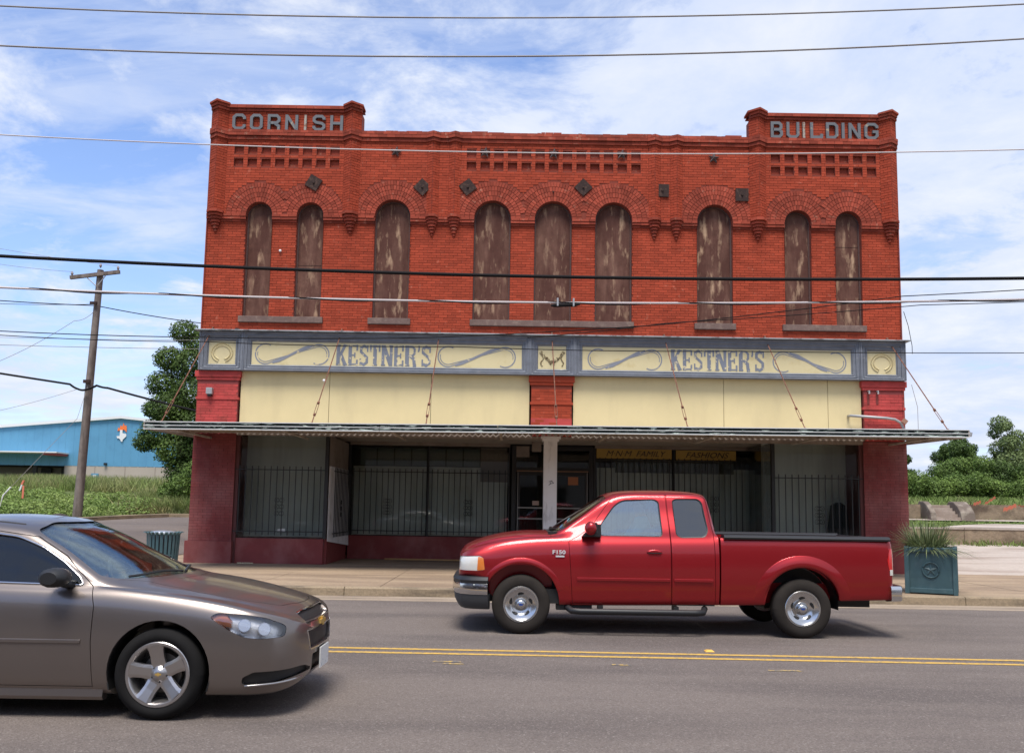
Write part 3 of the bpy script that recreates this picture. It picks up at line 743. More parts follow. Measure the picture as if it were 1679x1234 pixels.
# cast wreaths and garland
def leaf(mb, x, z, a, l, w, y=YP, t=.5):
    c, s = cos(a), sin(a); pts = [(-l / 2, 0), (0, w / 2), (l / 2, 0), (0, -w / 2)]
    v = [(x + px * c - pz * s, y, z + px * s + pz * c) for px, pz in pts] + [(x, y - w * .55 - .006, z)]
    mb.add(v, [(0, 1, 4), (1, 2, 4), (2, 3, 4), (3, 0, 4)], t)
for f_, cxp in ((FR[0], None), (FR[4], None)):
    a, b, c, e = f_[2]; cx_, cz_ = (a + b) / 2, (c + e) / 2; mb = MB()
    for k in range(40):
        th = RAD(-65 + 310 * k / 39); rx, rz = .235, .205
        for q in (-.03, .03): leaf(mb, cx_ + (rx + q) * cos(th), cz_ + (rz + q) * sin(th), th + pi / 2 + q * 14, .085, .045)
    mb.build('wreath', m_cream, f_[0])
a, b, c, e = FR[2][2]; cx_, cz_ = (a + b) / 2, (c + e) / 2; mb = MB()
m_orn = mat('stained_ornament', (.42, .36, .22), .8, col2=(.17, .12, .06), scale=18, lo=.45, hi=.6)
for sg in (-1, 1):
    for k in range(22):
        t = k / 21; x = cx_ + sg * (.03 + .26 * t); z = cz_ - .10 + .24 * t ** 1.2
        leaf(mb, x + random.uniform(-.02, .02), z + random.uniform(-.025, .025), random.uniform(0, 3), .075, .045)
    for k in range(13):
        t = k / 12; leaf(mb, cx_ + sg * (.25 + .03 * sin(t * 9)), cz_ - .20 + .36 * t, random.uniform(0, 3), .06, .04)
for k in range(8): leaf(mb, cx_ + random.uniform(-.07, .07), cz_ - .12 + random.uniform(-.05, .05), random.uniform(0, 3), .07, .05)
mb.build('garland', m_orn, FR[2][0])
# flashing strip on top of the frieze
MB().box(XL - .01, XR + .05, YW - .31, YF, 5.842, 5.862).build('flashing', mat('flashing_paint', (.33, .36, .38), .6, col2=(.14, .14, .15), scale=4, lo=.5, hi=.6), bld)

# ------------------------------------------------------------------ piers, cream panels
def pier(x0, x1, ztop_m, upper, upperj, steps=True):
    zb, zt = .15, 4.86
    body = MB().box(x0, x1, YW - .06, 22.6, 3.35, zt).build('pier', upperj, bld)
    b1 = MB(); n0 = len(b1.v)
    lay((x0, YW - .06), (1, 0), x1 - x0, 3.36, 4.53, (0, -1), proud=.005, mb=b1, joint=.007)
    o = from_arrays('pier_brickwork', b1.v, b1.f, upper, body, b1.t); o['kind'] = 'stuff'
    for (e, za, zc) in ((.035, 4.63, 4.70), (.065, 4.705, 4.80)):
        MB().box(x0 - e, x1 + e, YW - .06 - e, YW + .1, za, zc + .05 if zc > 4.75 else zc).build('pier_cap', upper, body)
    MB().box(x0 - .03, x1 + .03, YW - .09, YW + .1, 4.145, 4.205).build('pier_band', upper, body)
pier(-7.80, -6.80, 0, m_pink, m_pinkm); pier(.47, 1.475, 0, m_brick, m_mortar); pier(8.71, 9.70, 0, m_pink, m_pinkm)
MB().box(.468, 1.477, YW - .068, YW - .05, 3.36, 3.80).build('pier_band', m_pink, bld)
# lower piers, maroon paint over brick
for x0, x1 in ((-7.84, -6.78), (8.66, 9.74)):
    body = MB().box(x0, x1, YW - .06, 24.4, .14, 3.35).build('pier', m_maroonm, bld)
    b1 = MB(); lay((x0, YW - .06), (1, 0), x1 - x0, .62, 3.34, (0, -1), proud=.004, mb=b1, joint=.006)
    from_arrays('pier_brickwork', b1.v, b1.f, m_maroon, body, b1.t)['kind'] = 'stuff'
    b1 = MB().box(x0 - .06, x1 + .02, YW - .12, YW + .2, .14, .68).build('pier_base', m_maroon, body)
for xa, xb, seams in ((-6.76, .43, (-4.55, -2.02)), (1.51, 8.68, (5.26, 7.85))):
    e = [xa] + list(seams) + [xb]
    for i in range(len(e) - 1):
        MB().box(e[i] + .006, e[i + 1] - .006, YW + .02, YW + .06, 3.32, 4.90).build('cream_panel', m_panel, bld)
    MB().box(xa, xb, YW + .06, YW + .2, 3.32, 4.90).build('panel_backing', m_iron, bld)

# ------------------------------------------------------------------ awning
AY, AZ0 = 18.8, 3.13
sl_ = .0055
def az(x): return AZ0 + (x - XL) * sl_
aw = MB()
n = int((XR - XL - .1) / .0725); secs = []
for (yy, dz) in ((AY + .06, .055), (YW - .07, .20)):
    secs.append([(XL + .05 + k * (XR - XL - .1) / n, yy, az(XL + k * (XR - XL) / n) + dz + (.030 if k % 2 else -.030)) for k in range(n + 1)])
vs = secs[0] + secs[1]
aw.add(vs, [(k, k + 1, n + 2 + k, n + 1 + k) for k in range(n)])
awn = aw.build('awning_deck', m_under, bld)
for (za, zb, dy, mm, nm) in ((.0, .020, -.012, m_rail, 'awning_rail'), (.020, .079, 0, m_fascia, 'awning_fascia'), (.079, .093, -.008, m_rail, 'awning_rail'), (.093, .154, 0, m_fascia, 'awning_fascia'), (.154, .172, -.012, m_rail, 'awning_rail')):
    e = np.linspace(XL, XR, 8)
    for i in range(7):
        x0, x1 = e[i] + (.003 if i else 0), e[i + 1] - .003; y0 = AY + dy
        q = [(x0, y0, az(x0) + za), (x1, y0, az(x1) + za), (x1, y0, az(x1) + zb), (x0, y0, az(x0) + zb), (x0, AY + .05, az(x0) + za), (x1, AY + .05, az(x1) + za), (x1, AY + .05, az(x1) + zb), (x0, AY + .05, az(x0) + zb)]
        MB().add(q, [(0, 1, 2, 3), (4, 5, 6, 7), (0, 1, 5, 4), (1, 2, 6, 5), (2, 3, 7, 6), (3, 0, 4, 7)]).build(nm, mm, awn)
for x, s in ((XL, -1), (XR, 1)):      # side fascias and sagging edge trim
    z = az(x)
    MB().add([(x, AY, z), (x, AY, z + .17), (x, YW, z + .20), (x, YW, z + .06)] + [(x - s * .03, AY, z), (x - s * .03, AY, z + .17), (x - s * .03, YW, z + .20), (x - s * .03, YW, z + .06)],
             [(0, 1, 2, 3), (4, 5, 6, 7), (0, 1, 5, 4), (1, 2, 6, 5), (2, 3, 7, 6), (3, 0, 4, 7)]).build('awning_side', m_under, awn)
MB().add([(XR + .004, AY + .02, az(XR) + .02), (XR + .004, AY + .02, az(XR) + .13), (XR + .28, AY + .42, az(XR) + .15), (XR + .26, AY + .42, az(XR) + .06),
          (XR + .004, AY + .05, az(XR) + .02), (XR + .004, AY + .05, az(XR) + .13), (XR + .27, AY + .45, az(XR) + .15), (XR + .25, AY + .45, az(XR) + .06)],
         [(0, 1, 2, 3), (4, 5, 6, 7), (0, 1, 5, 4), (1, 2, 6, 5), (2, 3, 7, 6), (3, 0, 4, 7)]).build('bent_flap', m_galv, awn)
for xb in np.linspace(-7.4, 9.3, 8):      # joists under the deck
    MB().box(xb - .03, xb + .03, AY + .1, YW - .1, az(xb) + .03, az(xb) + .07).build('awning_joist', m_under, awn)
MB().box(-6.8, 8.7, YW - .055, YW + .018, 3.27, 3.56).build('header_beam', m_beige, bld)
# hanger rods
for x in (-7.55, -4.31, -1.85, .97, 3.79, 6.32, 9.40):
    A, B = Vector((x, YF - .02, 5.97)), Vector((x * 1.003, AY + .22, az(x) + .175)); d = (B - A)
    rod = MB().tube([A, A + d * .80], .013, 6).build('hanger_rod', m_rust, bld)
    MB().tube([A + Vector((0, .05, 0)), A + Vector((0, -.05, .0)), A + Vector((0, -.07, -.04))], .022, 6).build('hook', m_rust, rod)
    tb = MB(); c0, c1 = A + d * .80, A + d * .92; sd_ = Vector((.024, 0, 0))
    tb.tube([c0 + sd_, c1 + sd_], .007, 5).tube([c0 - sd_, c1 - sd_], .007, 5).tube([c0 - d * .004, c0 + d * .01], .03, 6).tube([c1 - d * .01, c1 + d * .004], .03, 6).tube([c1, B], .012, 6).sphere(B, .035, 6, 4)
    tb.build('turnbuckle', m_rust, rod)

# ------------------------------------------------------------------ shop front
YB = 24.5
MB().box(-6.78, 8.66, YW + .21, 24.6, 3.36, 3.44).build('recess_ceiling', m_ceil, bld)
MB().box(-6.78, -4.56, 22.7, 22.8, .15, 3.36).build('display_partition', m_drape, bld)
MB().box(6.5, 8.66, 22.9, 23.0, .15, 3.36).build('display_partition', m_drape, bld)
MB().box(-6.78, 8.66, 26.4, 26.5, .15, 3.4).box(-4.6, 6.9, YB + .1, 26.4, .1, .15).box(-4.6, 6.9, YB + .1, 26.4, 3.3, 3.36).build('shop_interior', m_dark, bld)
def bars(x0, x1, n, z0, z1, y, par, ax='x', fix=0, rails=(.09, .09), orn=()):
    for k in range(n):
        t = (k + .5) / n; p = x0 + (x1 - x0) * t
        q = (p, y) if ax == 'x' else (y, p)
        MB().box(q[0] - .011, q[0] + .011, q[1] - .011, q[1] + .011, z0, z1).build('grille_bar', m_black, par)
    for z in (z0 + rails[0], z1 - rails[1]):
        if ax == 'x': MB().box(x0 - .03, x1 + .03, y - .017, y - .009, z - .012, z + .012).build('grille_rail', m_black, par)
        else: MB().box(y - .017, y - .009, x0 - .03, x1 + .03, z - .012, z + .012).build('grille_rail', m_black, par)
    for p in orn:
        mb = MB()
        for dz in (-.16, 0, .16):
            for s in (-1, 1):
                for r_ in (.035, .06):
                    c = (p + s * r_, (z0 + z1) / 2 + dz - .15)
                    P = [(c[0] + r_ * cos(a), y - .02, c[1] + r_ * sin(a)) if ax == 'x' else (y - .02, c[0] + r_ * cos(a), c[1] + r_ * sin(a)) for a in np.linspace(0, 2 * pi, 9)]
                    mb.tube(P, .006, 4, caps=False)
        mb.build('grille_ornament', m_black, par)
# left display window
def displ(x0, x1, nb, orn):
    MB().box(x0, x1, YW, YW + .12, .15, .76).build('bulkhead', m_maroon, bld, bevel=.01)
    p = MB().box(x0, x1, YW + .07, YW + .08, .80, 3.26).build('display_window', m_glass, bld)
    MB().box(x0 - .03, x0 + .03, YW + .02, YW + .12, .77, 3.26).box(x1 - .03, x1 + .03, YW + .02, YW + .12, .77, 3.26).box(x0 + .03, x1 - .03, YW + .02, YW + .12, .765, .80).build('window_frame', m_iron, p)
    bars(x0 + .03, x1 - .03, nb, .84, 2.52, YW - .06, p, orn=orn)
    return p
pL = displ(-6.76, -4.56, 14, (-5.65,)); pR = displ(6.46, 8.64, 13, (7.55,))
MB().box(-6.78, -6.70, YW - .02, YW + .2, .15, 3.3).build('door_jamb', mat('dark_red_trim', (.10, .022, .02), .6), bld)
MB().box(8.58, 8.66, YW - .02, YW + .2, .76, 3.3).build('door_jamb', MATS['dark_red_trim'], bld)
MB().box(-5.70, -5.64, YW + .055, YW + .062, .93, .99).box(-5.63, -5.52, YW + .055, YW + .062, .93, 1.0).build('paper_label', m_paper, pL)
# returns into the doorway
MB().box(-4.56, -4.50, YW + .12, YB, .15, .76).build('bulkhead', m_maroon, bld)
MB().box(6.46, 6.66, YW + .12, YB, .15, .76).build('bulkhead', m_maroon, bld)
bw = MB().box(-4.56, -4.51, YW + .12, YB, .80, 3.30).build('board_panel', m_beige, bld)
o = MB().add([(-4.50, YW + .15, .70), (-4.42, 24.35, .52), (-4.48, 24.35, 2.55), (-4.50, YW + .15, 2.55), (-4.485, YW + .15, .70), (-4.405, 24.35, .52), (-4.465, 24.35, 2.55), (-4.485, YW + .15, 2.55)],
         [(0, 1, 2, 3), (4, 5, 6, 7), (0, 1, 5, 4), (1, 2, 6, 5), (2, 3, 7, 6), (3, 0, 4, 7)]).build('white_board', m_white, bld)
bars(YW + .2, 24.3, 12, .80, 2.52, -4.37, o, ax='y', orn=(23.05,))
MB().box(6.48, 6.50, YW + .12, YB, .80, 3.30).build('side_window', m_glass, bld)
MB().box(6.42, 6.50, YW, YW + .12, .15, 3.3).build('corner_post', m_black, bld); MB().box(-4.58, -4.50, YW - .01, YW + .12, .77, 3.3).build('corner_post', m_black, bld)
# back windows
def backwin(x0, x1, mull, n, drape=True, orn=(), zt=2.62):
    MB().box(x0, x1, YB, YB + .12, .15, .78).build('bulkhead', m_maroon, bld)
    e = [x0, mull, x1]
    for i in range(2):
        a, b = e[i], e[i + 1]
        p = MB().box(a + .03, b - .03, YB + .05, YB + .06, .80, 3.27).build('shop_window', m_glass, bld)
        MB().box(a - .03, a + .03, YB, YB + .1, .78, 3.27).box(b - .035, b - .005, YB, YB + .1, .78, 3.27).build('window_frame', m_black, p)
        nn = max(4, int(round((b - a) / .165)))
        bars(a + .05, b - .05, nn, .83, zt, YB - .07, p, orn=[q for q in orn if a < q < b])
    MB().box(x0, x1, YB - .04, YB + .1, 3.27, 3.37).build('header_beam', m_beige, bld)
backwin(-4.46, -.03, -2.30, 24, orn=(-3.38, -1.17)); backwin(2.32, 6.66, 4.50, 24, orn=(3.4, 5.6), zt=3.02)
mb = MB()      # corrugated drape behind the back windows
for (xa, xb, zt) in ((-4.4, -.1, 2.7), (2.4, 6.6, 2.75), (-6.7, -4.6, 0), (6.55, 8.6, 0)):
    if not zt: continue
    n = int((xb - xa) / .09); vs = []
    for k in range(n + 1):
        x = xa + (xb - xa) * k / n; vs += [(x, YB + .22 + (.008 if k % 2 else 0), .8), (x, YB + .22 + (.008 if k % 2 else 0), zt)]
    mb.add(vs, [(2 * k, 2 * k + 2, 2 * k + 3, 2 * k + 1) for k in range(n)])
mb.build('drape', m_drape, bld)
for k in range(7):
    x = -4.2 + k * .48
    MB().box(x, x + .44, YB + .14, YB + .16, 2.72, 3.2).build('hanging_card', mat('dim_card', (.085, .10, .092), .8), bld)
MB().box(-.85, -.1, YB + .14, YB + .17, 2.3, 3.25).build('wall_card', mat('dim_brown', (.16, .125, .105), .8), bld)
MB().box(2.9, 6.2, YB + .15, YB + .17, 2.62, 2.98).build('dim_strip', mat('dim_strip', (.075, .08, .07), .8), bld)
# shop sign inside the glass
m_gold = mat('ochre_sign', (.42, .27, .06), .7, var=.1)
sg = MB().box(2.36, 4.44, YB - .035, YB - .02, 3.00, 3.265).build('sign_board', m_gold, bld)
text_obj('lettering', 'M·N·M  FAMILY', .22, FRONT(3.42, YB - .042, 3.065), m_dark, sg, shear=.35, sx=1.10, extrude=.003)
sg = MB().box(4.56, 6.22, YB - .035, YB - .02, 2.99, 3.255).build('sign_board', m_gold, bld)
text_obj('lettering', 'FASHIONS', .22, FRONT(5.40, YB - .042, 3.055), m_dark, sg, shear=.35, sx=1.15, extrude=.003)
# doors behind the middle post
dr = MB().box(.02, .14, YB, YB + .15, .15, 3.3).box(2.16, 2.28, YB, YB + .15, .15, 3.3).box(.14, 2.16, YB, YB + .15, 2.62, 2.72).box(.14, 2.16, YB, YB + .15, 3.2, 3.3).build('door_frame', m_black, bld)
MB().box(.14, 2.16, YB + .06, YB + .07, 2.72, 3.2).build('transom', m_glass, bld)
m_al = mat('dull_aluminium', (.30, .29, .27), .5, .5)
MB().box(.16, 2.14, YB - .02, YB - .005, 2.60, 2.635).build('door_rail', mat('worn_wood', (.22, .13, .08), .8), dr)
for x0, x1 in ((.17, 1.14), (1.17, 2.13)):
    d = MB().box(x0, x1, YB + .05, YB + .06, .3, 2.6).build('door', m_glass, bld)
    MB().box(x0, x0 + .08, YB + .02, YB + .08, .16, 2.6).box(x1 - .08, x1, YB + .02, YB + .08, .16, 2.6).box(x0 + .08, x1 - .08, YB + .02, YB + .08, .16, .42).box(x0 + .08, x1 - .08, YB + .02, YB + .08, 2.5, 2.6).build('stile', m_black, d)
    for z in (1.61, 1.31):
        MB().box(x0 + .02, x1 - .02, YB - .01, YB + .01, z - .018, z + .018).build('push_bar', m_al, d)
    MB().box(x0 + .015, x0 + .03, YB, YB + .01, .3, 2.58).box(x1 - .03, x1 - .015, YB, YB + .01, .3, 2.58).build('edge_trim', m_al, d)
    for k in range(9):
        xx = x0 + .12 + k * .09
        MB().box(xx, xx + .01, YB - .005, YB + .005, .2, 1.3).build('guard_bar', m_black, d)
MB().box(1.58, 1.86, YB + .035, YB + .045, 2.25, 2.47).build('notice', mat('orange_notice', (.42, .16, .07), .8), bld)
MB().box(.60, .78, YB + .035, YB + .045, 1.68, 1.80).build('notice', mat('pink_notice', (.5, .36, .3), .8), bld)
MB().box(.55, .80, 23.6, 23.8, 3.10, 3.36).build('ceiling_box', m_beige, bld, bevel=.01)
MB().box(.14, .5, YB - .01, YB, 3.0, 3.3).build('trim_board', m_beige, bld)
# white post under the middle pier
post = MB().box(.80, 1.13, YW - .02, YW + .28, .15, 3.24).build('post', m_white, bld, bevel=.008)
MB().box(.76, 1.17, YW - .06, YW + .30, 3.24, 3.29).box(.72, 1.21, YW - .10, YW + .34, 3.29, 3.36).build('post_cap', m_white, post)
mb = MB(); ribbon(mb, [(.93, 2.24), (1.00, 2.27), (1.05, 2.21), (.98, 2.20), (.93, 2.16)], .012, YW - .026, YW - .018); ribbon(mb, [(1.0, 2.27), (.955, 2.18)], .010, YW - .028, YW - .018)
mb.build('scribble', mat('marker_ink', (.03, .03, .06), .6), post)
# small things fixed to the front
b = MB().box(-7.55, -7.40, YW - .20, YW - .07, 4.26, 4.42).build('wall_lamp', m_galv, bld, bevel=.01)
MB().box(-7.52, -7.43, YW - .17, YW - .10, 4.21, 4.26).build('lens', m_black, b)
MB().tube([(8.34, YW, 3.98), (8.34, YW - .16, 3.98), (9.2, YW - .18, 3.93), (9.42, YW - .18, 3.90), (9.56, YW - .18, 3.82), (9.62, YW - .18, 3.68), (9.63, YW - .18, 3.38)], .035, 8).build('conduit', m_galv, bld, smooth=True)
for x in (8.82, 9.04):
    b = MB().tube([(x, YW - .07, 4.60), (x, YW - .14, 4.60), (x, YW - .15, 4.53)], .022, 6).build('bracket', m_galv, bld)
    MB().box(x - .03, x + .03, YW - .075, YW - .068, 4.28, 4.52).build('rust_streak', mat('rust_stain', (.17, .03, .025), .9), b)
b = MB().tube([(9.56, YW - .3, 4.62), (9.56, YW - .3, 3.93)], .004, 4).build('dangling_wire', m_wire, bld)
mb = MB().box(-.055, .055, -.04, .04, -.055, .055).rot(Matrix.Translation((9.60, YW - .3, 3.84)) @ Matrix.Rotation(RAD(38), 4, 'Y')); mb.build('lamp_box', mat('rust_box', (.30, .16, .11), .8), b)
MB().tube([(9.62, YW - .4, 6.55), (9.72, YW - .4, 6.2), (9.80, YW - .4, 5.7), (9.80, YW - .4, 5.5)], .008, 5).build('loose_cable', m_wire, bld)
MB().tube([(9.80, YW - .3, 4.75), (9.93, YW - .3, 4.2), (9.93, YW - .3, 3.5)], .006, 5).build('loose_cable', m_wireg, bld)
MB().sphere((-5.95, YF - .05, 7.98), .035, 8, 5).build('cable_knob', m_white, bld)
MB().sphere((-4.62, YW - .33, 4.62), .035, 8, 5).build('cable_knob', m_white, bld)
MB().box(-7.0, -6.9, YF - .05, YF, 8.9 - 2.99, 8.9 - 2.93).build('wall_scar', m_iron, bld)
# plank lying along the doorway, crumbled bits at the foot of the wall
mb = MB().box(-1.05, 1.05, -.045, .045, 0, .035).rot(Matrix.Translation((-2.35, 24.25, .151)) @ Matrix.Rotation(RAD(-4), 4, 'Z'))
tag(mb.build('plank', mat('raw_plank', (.42, .24, .10), .8, var=.15, vscale=8)), 'orange-brown loose plank lying on the doorway floor by the bulkhead', 'plank')
mb = MB()
for k in range(7):
    mb.sphere((-6.55 + k * .055, YW - .16 - random.random() * .03, .165), (.03, .025, .02), 6, 4)
o = tag(mb.build('rubble', mat('pale_rubble', (.5, .44, .3), .9)), 'pale crumbs of rubble at the foot of the maroon bulkhead', 'rubble'); o['kind'] = 'stuff'
g = empty('hanging_garment', (8.33, 22.6, 1.9), 'dark coat hanging inside the right-hand display window', 'coat')
from_arrays('coat', *(lambda m_: (m_.v, m_.f))(MB().loft([[(8.33 + a * w, 22.6 + b * .10, z) for a, b in ((-1, 0), (-.6, -1), (.6, -1), (1, 0), (.6, 1), (-.6, 1))] for w, z in ((.26, 1.02), (.27, 1.2), (.24, 1.5), (.20, 1.78), (.06, 1.86))])), mat('dark_coat', (.02, .02, .022), .9), g)
MB().tube([(8.33, 22.6, 1.84), (8.33, 22.6, 2.0), (8.36, 22.6, 2.03)], .008, 5).build('hook', m_al, g)

# ------------------------------------------------------------------ the other side of the street, seen only in glass and paint
opp = empty('street_building', (0, -10, 0), 'plain brown-grey row of shops across the street behind the photographer', 'building')
MB().box(-34, 30, -22, -10.2, 0, 5.6).build('wall', mat('opposite_wall', (.38, .33, .28), .9, var=.2, vscale=.4), opp)
MB().box(-34.2, 30.2, -22.2, -10.0, 5.6, 5.9).build('parapet', m_conc, opp)
for k in range(10):
    x = -31.5 + k * 6.2
    w = MB().box(x, x + 4.2, -10.2, -10.12, .7, 3.0).build('window', mat('opposite_glass', (.03, .035, .04), .2), opp)
    MB().box(x - .1, x + 4.3, -10.12, -9.3, 3.05, 3.2).build('canopy', m_beige, opp)
# ------------------------------------------------------------------ planter
PX, PY = 7.73, 16.55
pl = empty('planter', (PX, PY, .15), 'square teal planter with a ringed star, standing at the kerb behind the pickup', 'planter')
hw = .435
mb = MB().box(PX - hw + .04, PX + hw - .04, PY - hw + .04, PY + hw - .04, .17, .96)
mb.build('box', m_teal, pl)
mb = MB()
for sx_ in (-1, 1):
    for sy in (-1, 1):
        MB().box(PX + sx_ * (hw - .04) - .04, PX + sx_ * (hw - .04) + .04, PY + sy * (hw - .04) - .04, PY + sy * (hw - .04) + .04, .15, 1.0).build('corner', m_teal, pl, bevel=.012)
mb = MB()
for z0, z1 in ((.17, .26), (.90, .99)):
    for q in ((PX - hw + .081, PX + hw - .081, PY - hw + .005, PY - hw + .07), (PX - hw + .081, PX + hw - .081, PY + hw - .07, PY + hw - .005),
              (PX - hw + .005, PX - hw + .07, PY - hw + .081, PY + hw - .081), (PX + hw - .07, PX + hw - .005, PY - hw + .081, PY + hw - .081)):
        MB().box(*q, z0, z1).build('rail', m_teal, pl, bevel=.012)
mb = MB(); yf = PY - hw + .035
P = [(PX + .135 * cos(a), yf - .01, .585 + .135 * sin(a)) for a in np.linspace(0, 2 * pi, 29)]
mb.tube(P, .014, 6, caps=False); em = mb.build('ring', m_teal, pl, smooth=True)
star(PX, yf, 0, .12, 0, .03).build('star', m_teal, em).location.z += 0
for o in em.children: o.location.z += .585
mb = MB(); mb.box(PX - hw + .05, PX + hw - .05, PY - hw + .05, PY + hw - .05, .90, .94); mb.build('soil', m_dirt, pl)
def blades(name, c, n, L, w, m, parent=None, spread=1.0, seg=5, rad=.2, droop=1.0, zlift=0):
    V = []; F = []; T = []
    for i in range(n):
        a = RNG.uniform(0, 2 * pi); el = RNG.uniform(.15, 1.45) ** 1.0; l = L * RNG.uniform(.6, 1.1); r0 = rad * RNG.uniform(0, 1) ** .5
        b = np.array([c[0] + cos(a) * r0, c[1] + sin(a) * r0, c[2]]); d = np.array([cos(a) * cos(el) * spread, sin(a) * cos(el) * spread, sin(el)])
        s = np.array([-sin(a), cos(a), 0]); o = len(V); t = RNG.uniform(0, 1)
        for k in range(seg + 1):
            u = k / seg; p = b + d * l * u; p[2] -= droop * l * .45 * u * u * cos(el)
            ww = w * (1 - u) ** .7 * .5 + .001
            V += [p - s * ww, p + s * ww]
        for k in range(seg): F.append((o + 2 * k, o + 2 * k + 1, o + 2 * k + 3, o + 2 * k + 2)); T.append(t)
    return from_arrays(name, np.array(V), np.array(F), m, parent, T)
m_blade = mat('yucca_blade', (.11, .14, .055), .6, tone=.55, col2=(.24, .26, .12), scale=9, lo=.52, hi=.66, trans=.25)
pl.rotation_euler = (0, 0, RAD(-27)); pl.location.x += .07
yu = empty('yucca', (PX, PY, .93), 'spiky narrow-leaved yucca growing in the teal planter', 'plant')
blades('foliage', (PX, PY, .93), 620, .64, .020, m_blade, yu, spread=1.15, rad=.3)
# ------------------------------------------------------------------ litter bin
tx, ty = -6.42, 16.55
tb_ = empty('litter_bin', (tx, ty, .15), 'dark teal slatted steel litter bin with scalloped rim, left of the maroon pier', 'litter bin')
for k in range(24):
    a = 2 * pi * k / 24; R0, R1 = .25, .285
    ca, sa = cos(a), sin(a); mb = MB(); w = .024
    secs = []
    for (r, z) in ((R0, .2), (R0 + .01, .5), (R1, 1.0), (R1 + .045, 1.045), (R1 + .065, 1.03)):
        c = (tx + ca * r, ty + sa * r); secs.append([(c[0] - sa * w, c[1] + ca * w, z), (c[0] + sa * w, c[1] - ca * w, z), (c[0] + sa * w + ca * .008, c[1] - ca * w + sa * .008, z), (c[0] - sa * w + ca * .008, c[1] + ca * w + sa * .008, z)])
    mb.loft(secs); mb.build('slat', m_teal, tb_)
mb = MB()
for z, r in ((.2, .25), (.62, .262), (1.0, .285)):
    mb.tube([(tx + r * cos(a), ty + r * sin(a), z) for a in np.linspace(0, 2 * pi, 25)], .014, 6, caps=False)
mb.build('hoop', m_teal, tb_)
MB().tube([(tx, ty, .2), (tx, ty, .98)], [.22, .245], 20).build('liner', mat('bin_liner', (.03, .03, .035), .5), tb_, smooth=True, sharp=40)
mb = MB(); mb.sphere((tx, ty, 1.02), (.25, .25, .045), 16, 6); mb.build('lid', mat('bin_lid', (.40, .42, .46), .4, .6), tb_, smooth=True)
MB().box(-.03, .03, -.035, .035, 0, .05).rot(Matrix.Translation((tx, ty, .15))).build('foot', m_teal, tb_)

# ------------------------------------------------------------------ poles and wires
m_pole = mat('weathered_pole', (.18, .145, .125), .9, col2=(.11, .085, .072), scale=2, lo=.45, hi=.6, stretch=(3, 3, .3), var=.2, vscale=4, bump=.4)
up = empty('utility_pole', (-16.0, 33, .9), 'leaning wooden utility pole with one crossarm at the roadside in front of the blue warehouse', 'utility pole')
MB().tube([(-16.05, 33, .7), (-15.93, 33, 5.5), (-15.79, 33, 10.38)], [.17, .145, .115], 12).build('pole', m_pole, up, smooth=True, sharp=50)
ca_ = MB().obox((-15.91, 32.83, 10.15), (.93, 0, .125), (0, .055, 0), (-.008, 0, .065)).build('crossarm', m_pole, up)
for x, z in ((-16.78, 10.10), (-15.05, 10.34), (-15.72, 10.42)):
    MB().tube([(x, 32.83, z), (x, 32.83, z + .08), (x, 32.83, z + .16)], [.02, .055, .03], 8).build('insulator', mat('insulator', (.25, .22, .24), .3), ca_)
MB().tube([(-16.25, 32.8, 10.08), (-15.85, 32.85, 9.72)], .02, 5).tube([(-15.45, 32.8, 10.18), (-15.78, 32.85, 9.75)], .02, 5).build('brace', m_galv, up)
MB().box(-16.0, -15.75, 32.75, 32.84, 9.0, 9.1).box(-16.05, -15.8, 32.75, 32.84, 6.0, 6.12).build('clamp', m_iron, up)
def wire(name, P, r, m, label, sag=0.0, n=18, grp=None, through=None):
    """P: list of points (x,y,z); a parabola through three of them, or straight spans with sag"""
    pts = []
    if through:
        (x0, z0), (x1, z1), (x2, z2) = [(p[0], p[2]) for p in P]; y = P[0][1]
        c = np.polyfit([x0, x1, x2], [z0, z1, z2], 2)
        for x in np.linspace(through[0], through[1], 60): pts.append((x, y, float(np.polyval(c, x))))
    else:
        for a, b in zip(P[:-1], P[1:]):
            for k in range(n): 
                t = k / n; pts.append((a[0] + (b[0] - a[0]) * t, a[1] + (b[1] - a[1]) * t, a[2] + (b[2] - a[2]) * t - 4 * sag * t * (1 - t)))
        pts.append(P[-1])
    return tag(MB().tube(pts, r, 6).build(name, m, smooth=True), label, 'cable', 'overhead cables')
wire('overhead_wire', [(-8.06, 13, 9.20), (-.09, 13, 9.14), (7.88, 13, 9.50)], .012, m_wireg, 'topmost thin grey wire running right across the sky', through=(-26, 26))
wire('overhead_wire', [(-8.01, 13, 8.55), (-.08, 13, 8.51), (7.85, 13, 8.93)], .013, m_wireg, 'second grey wire from the top, crossing the sky above the building', through=(-26, 26))
wire('overhead_wire', [(-8.81, 14.5, 7.76), (-.07, 14.5, 7.59), (8.66, 14.5, 7.79)], .010, m_wirel, 'thin pale wire crossing the brick pockets and stars under the parapet', through=(-26, 26))
cab = wire('overhead_cable', [(-7.75, 13, 5.22), (-.03, 13, 5.04), (7.67, 13, 5.13)], .026, m_wire, 'thick black cable crossing the middle of the upper-floor windows', through=(-26, 26))
wire('overhead_cable', [(-7.71, 13.1, 4.76), (-.02, 13.1, 4.66), (7.66, 13.1, 4.83)], .017, m_wirel, 'thick pale twisted cable crossing the lower part of the upper-floor windows', through=(-26, 26))
P = []
for x in np.linspace(-26, 26, 240):
    zc = float(np.polyval(np.polyfit([-7.71, -.02, 7.66], [4.76, 4.66, 4.83], 2), x)); P.append((x, 13.1 + .017 * cos(x * 3.2), zc + .017 * sin(x * 3.2) - .008))
tag(MB().tube(P, .011, 5).build('lashed_cable', m_wire, smooth=True), 'dark strand twisted round the pale cable in front of the window sills', 'cable', 'overhead cables')
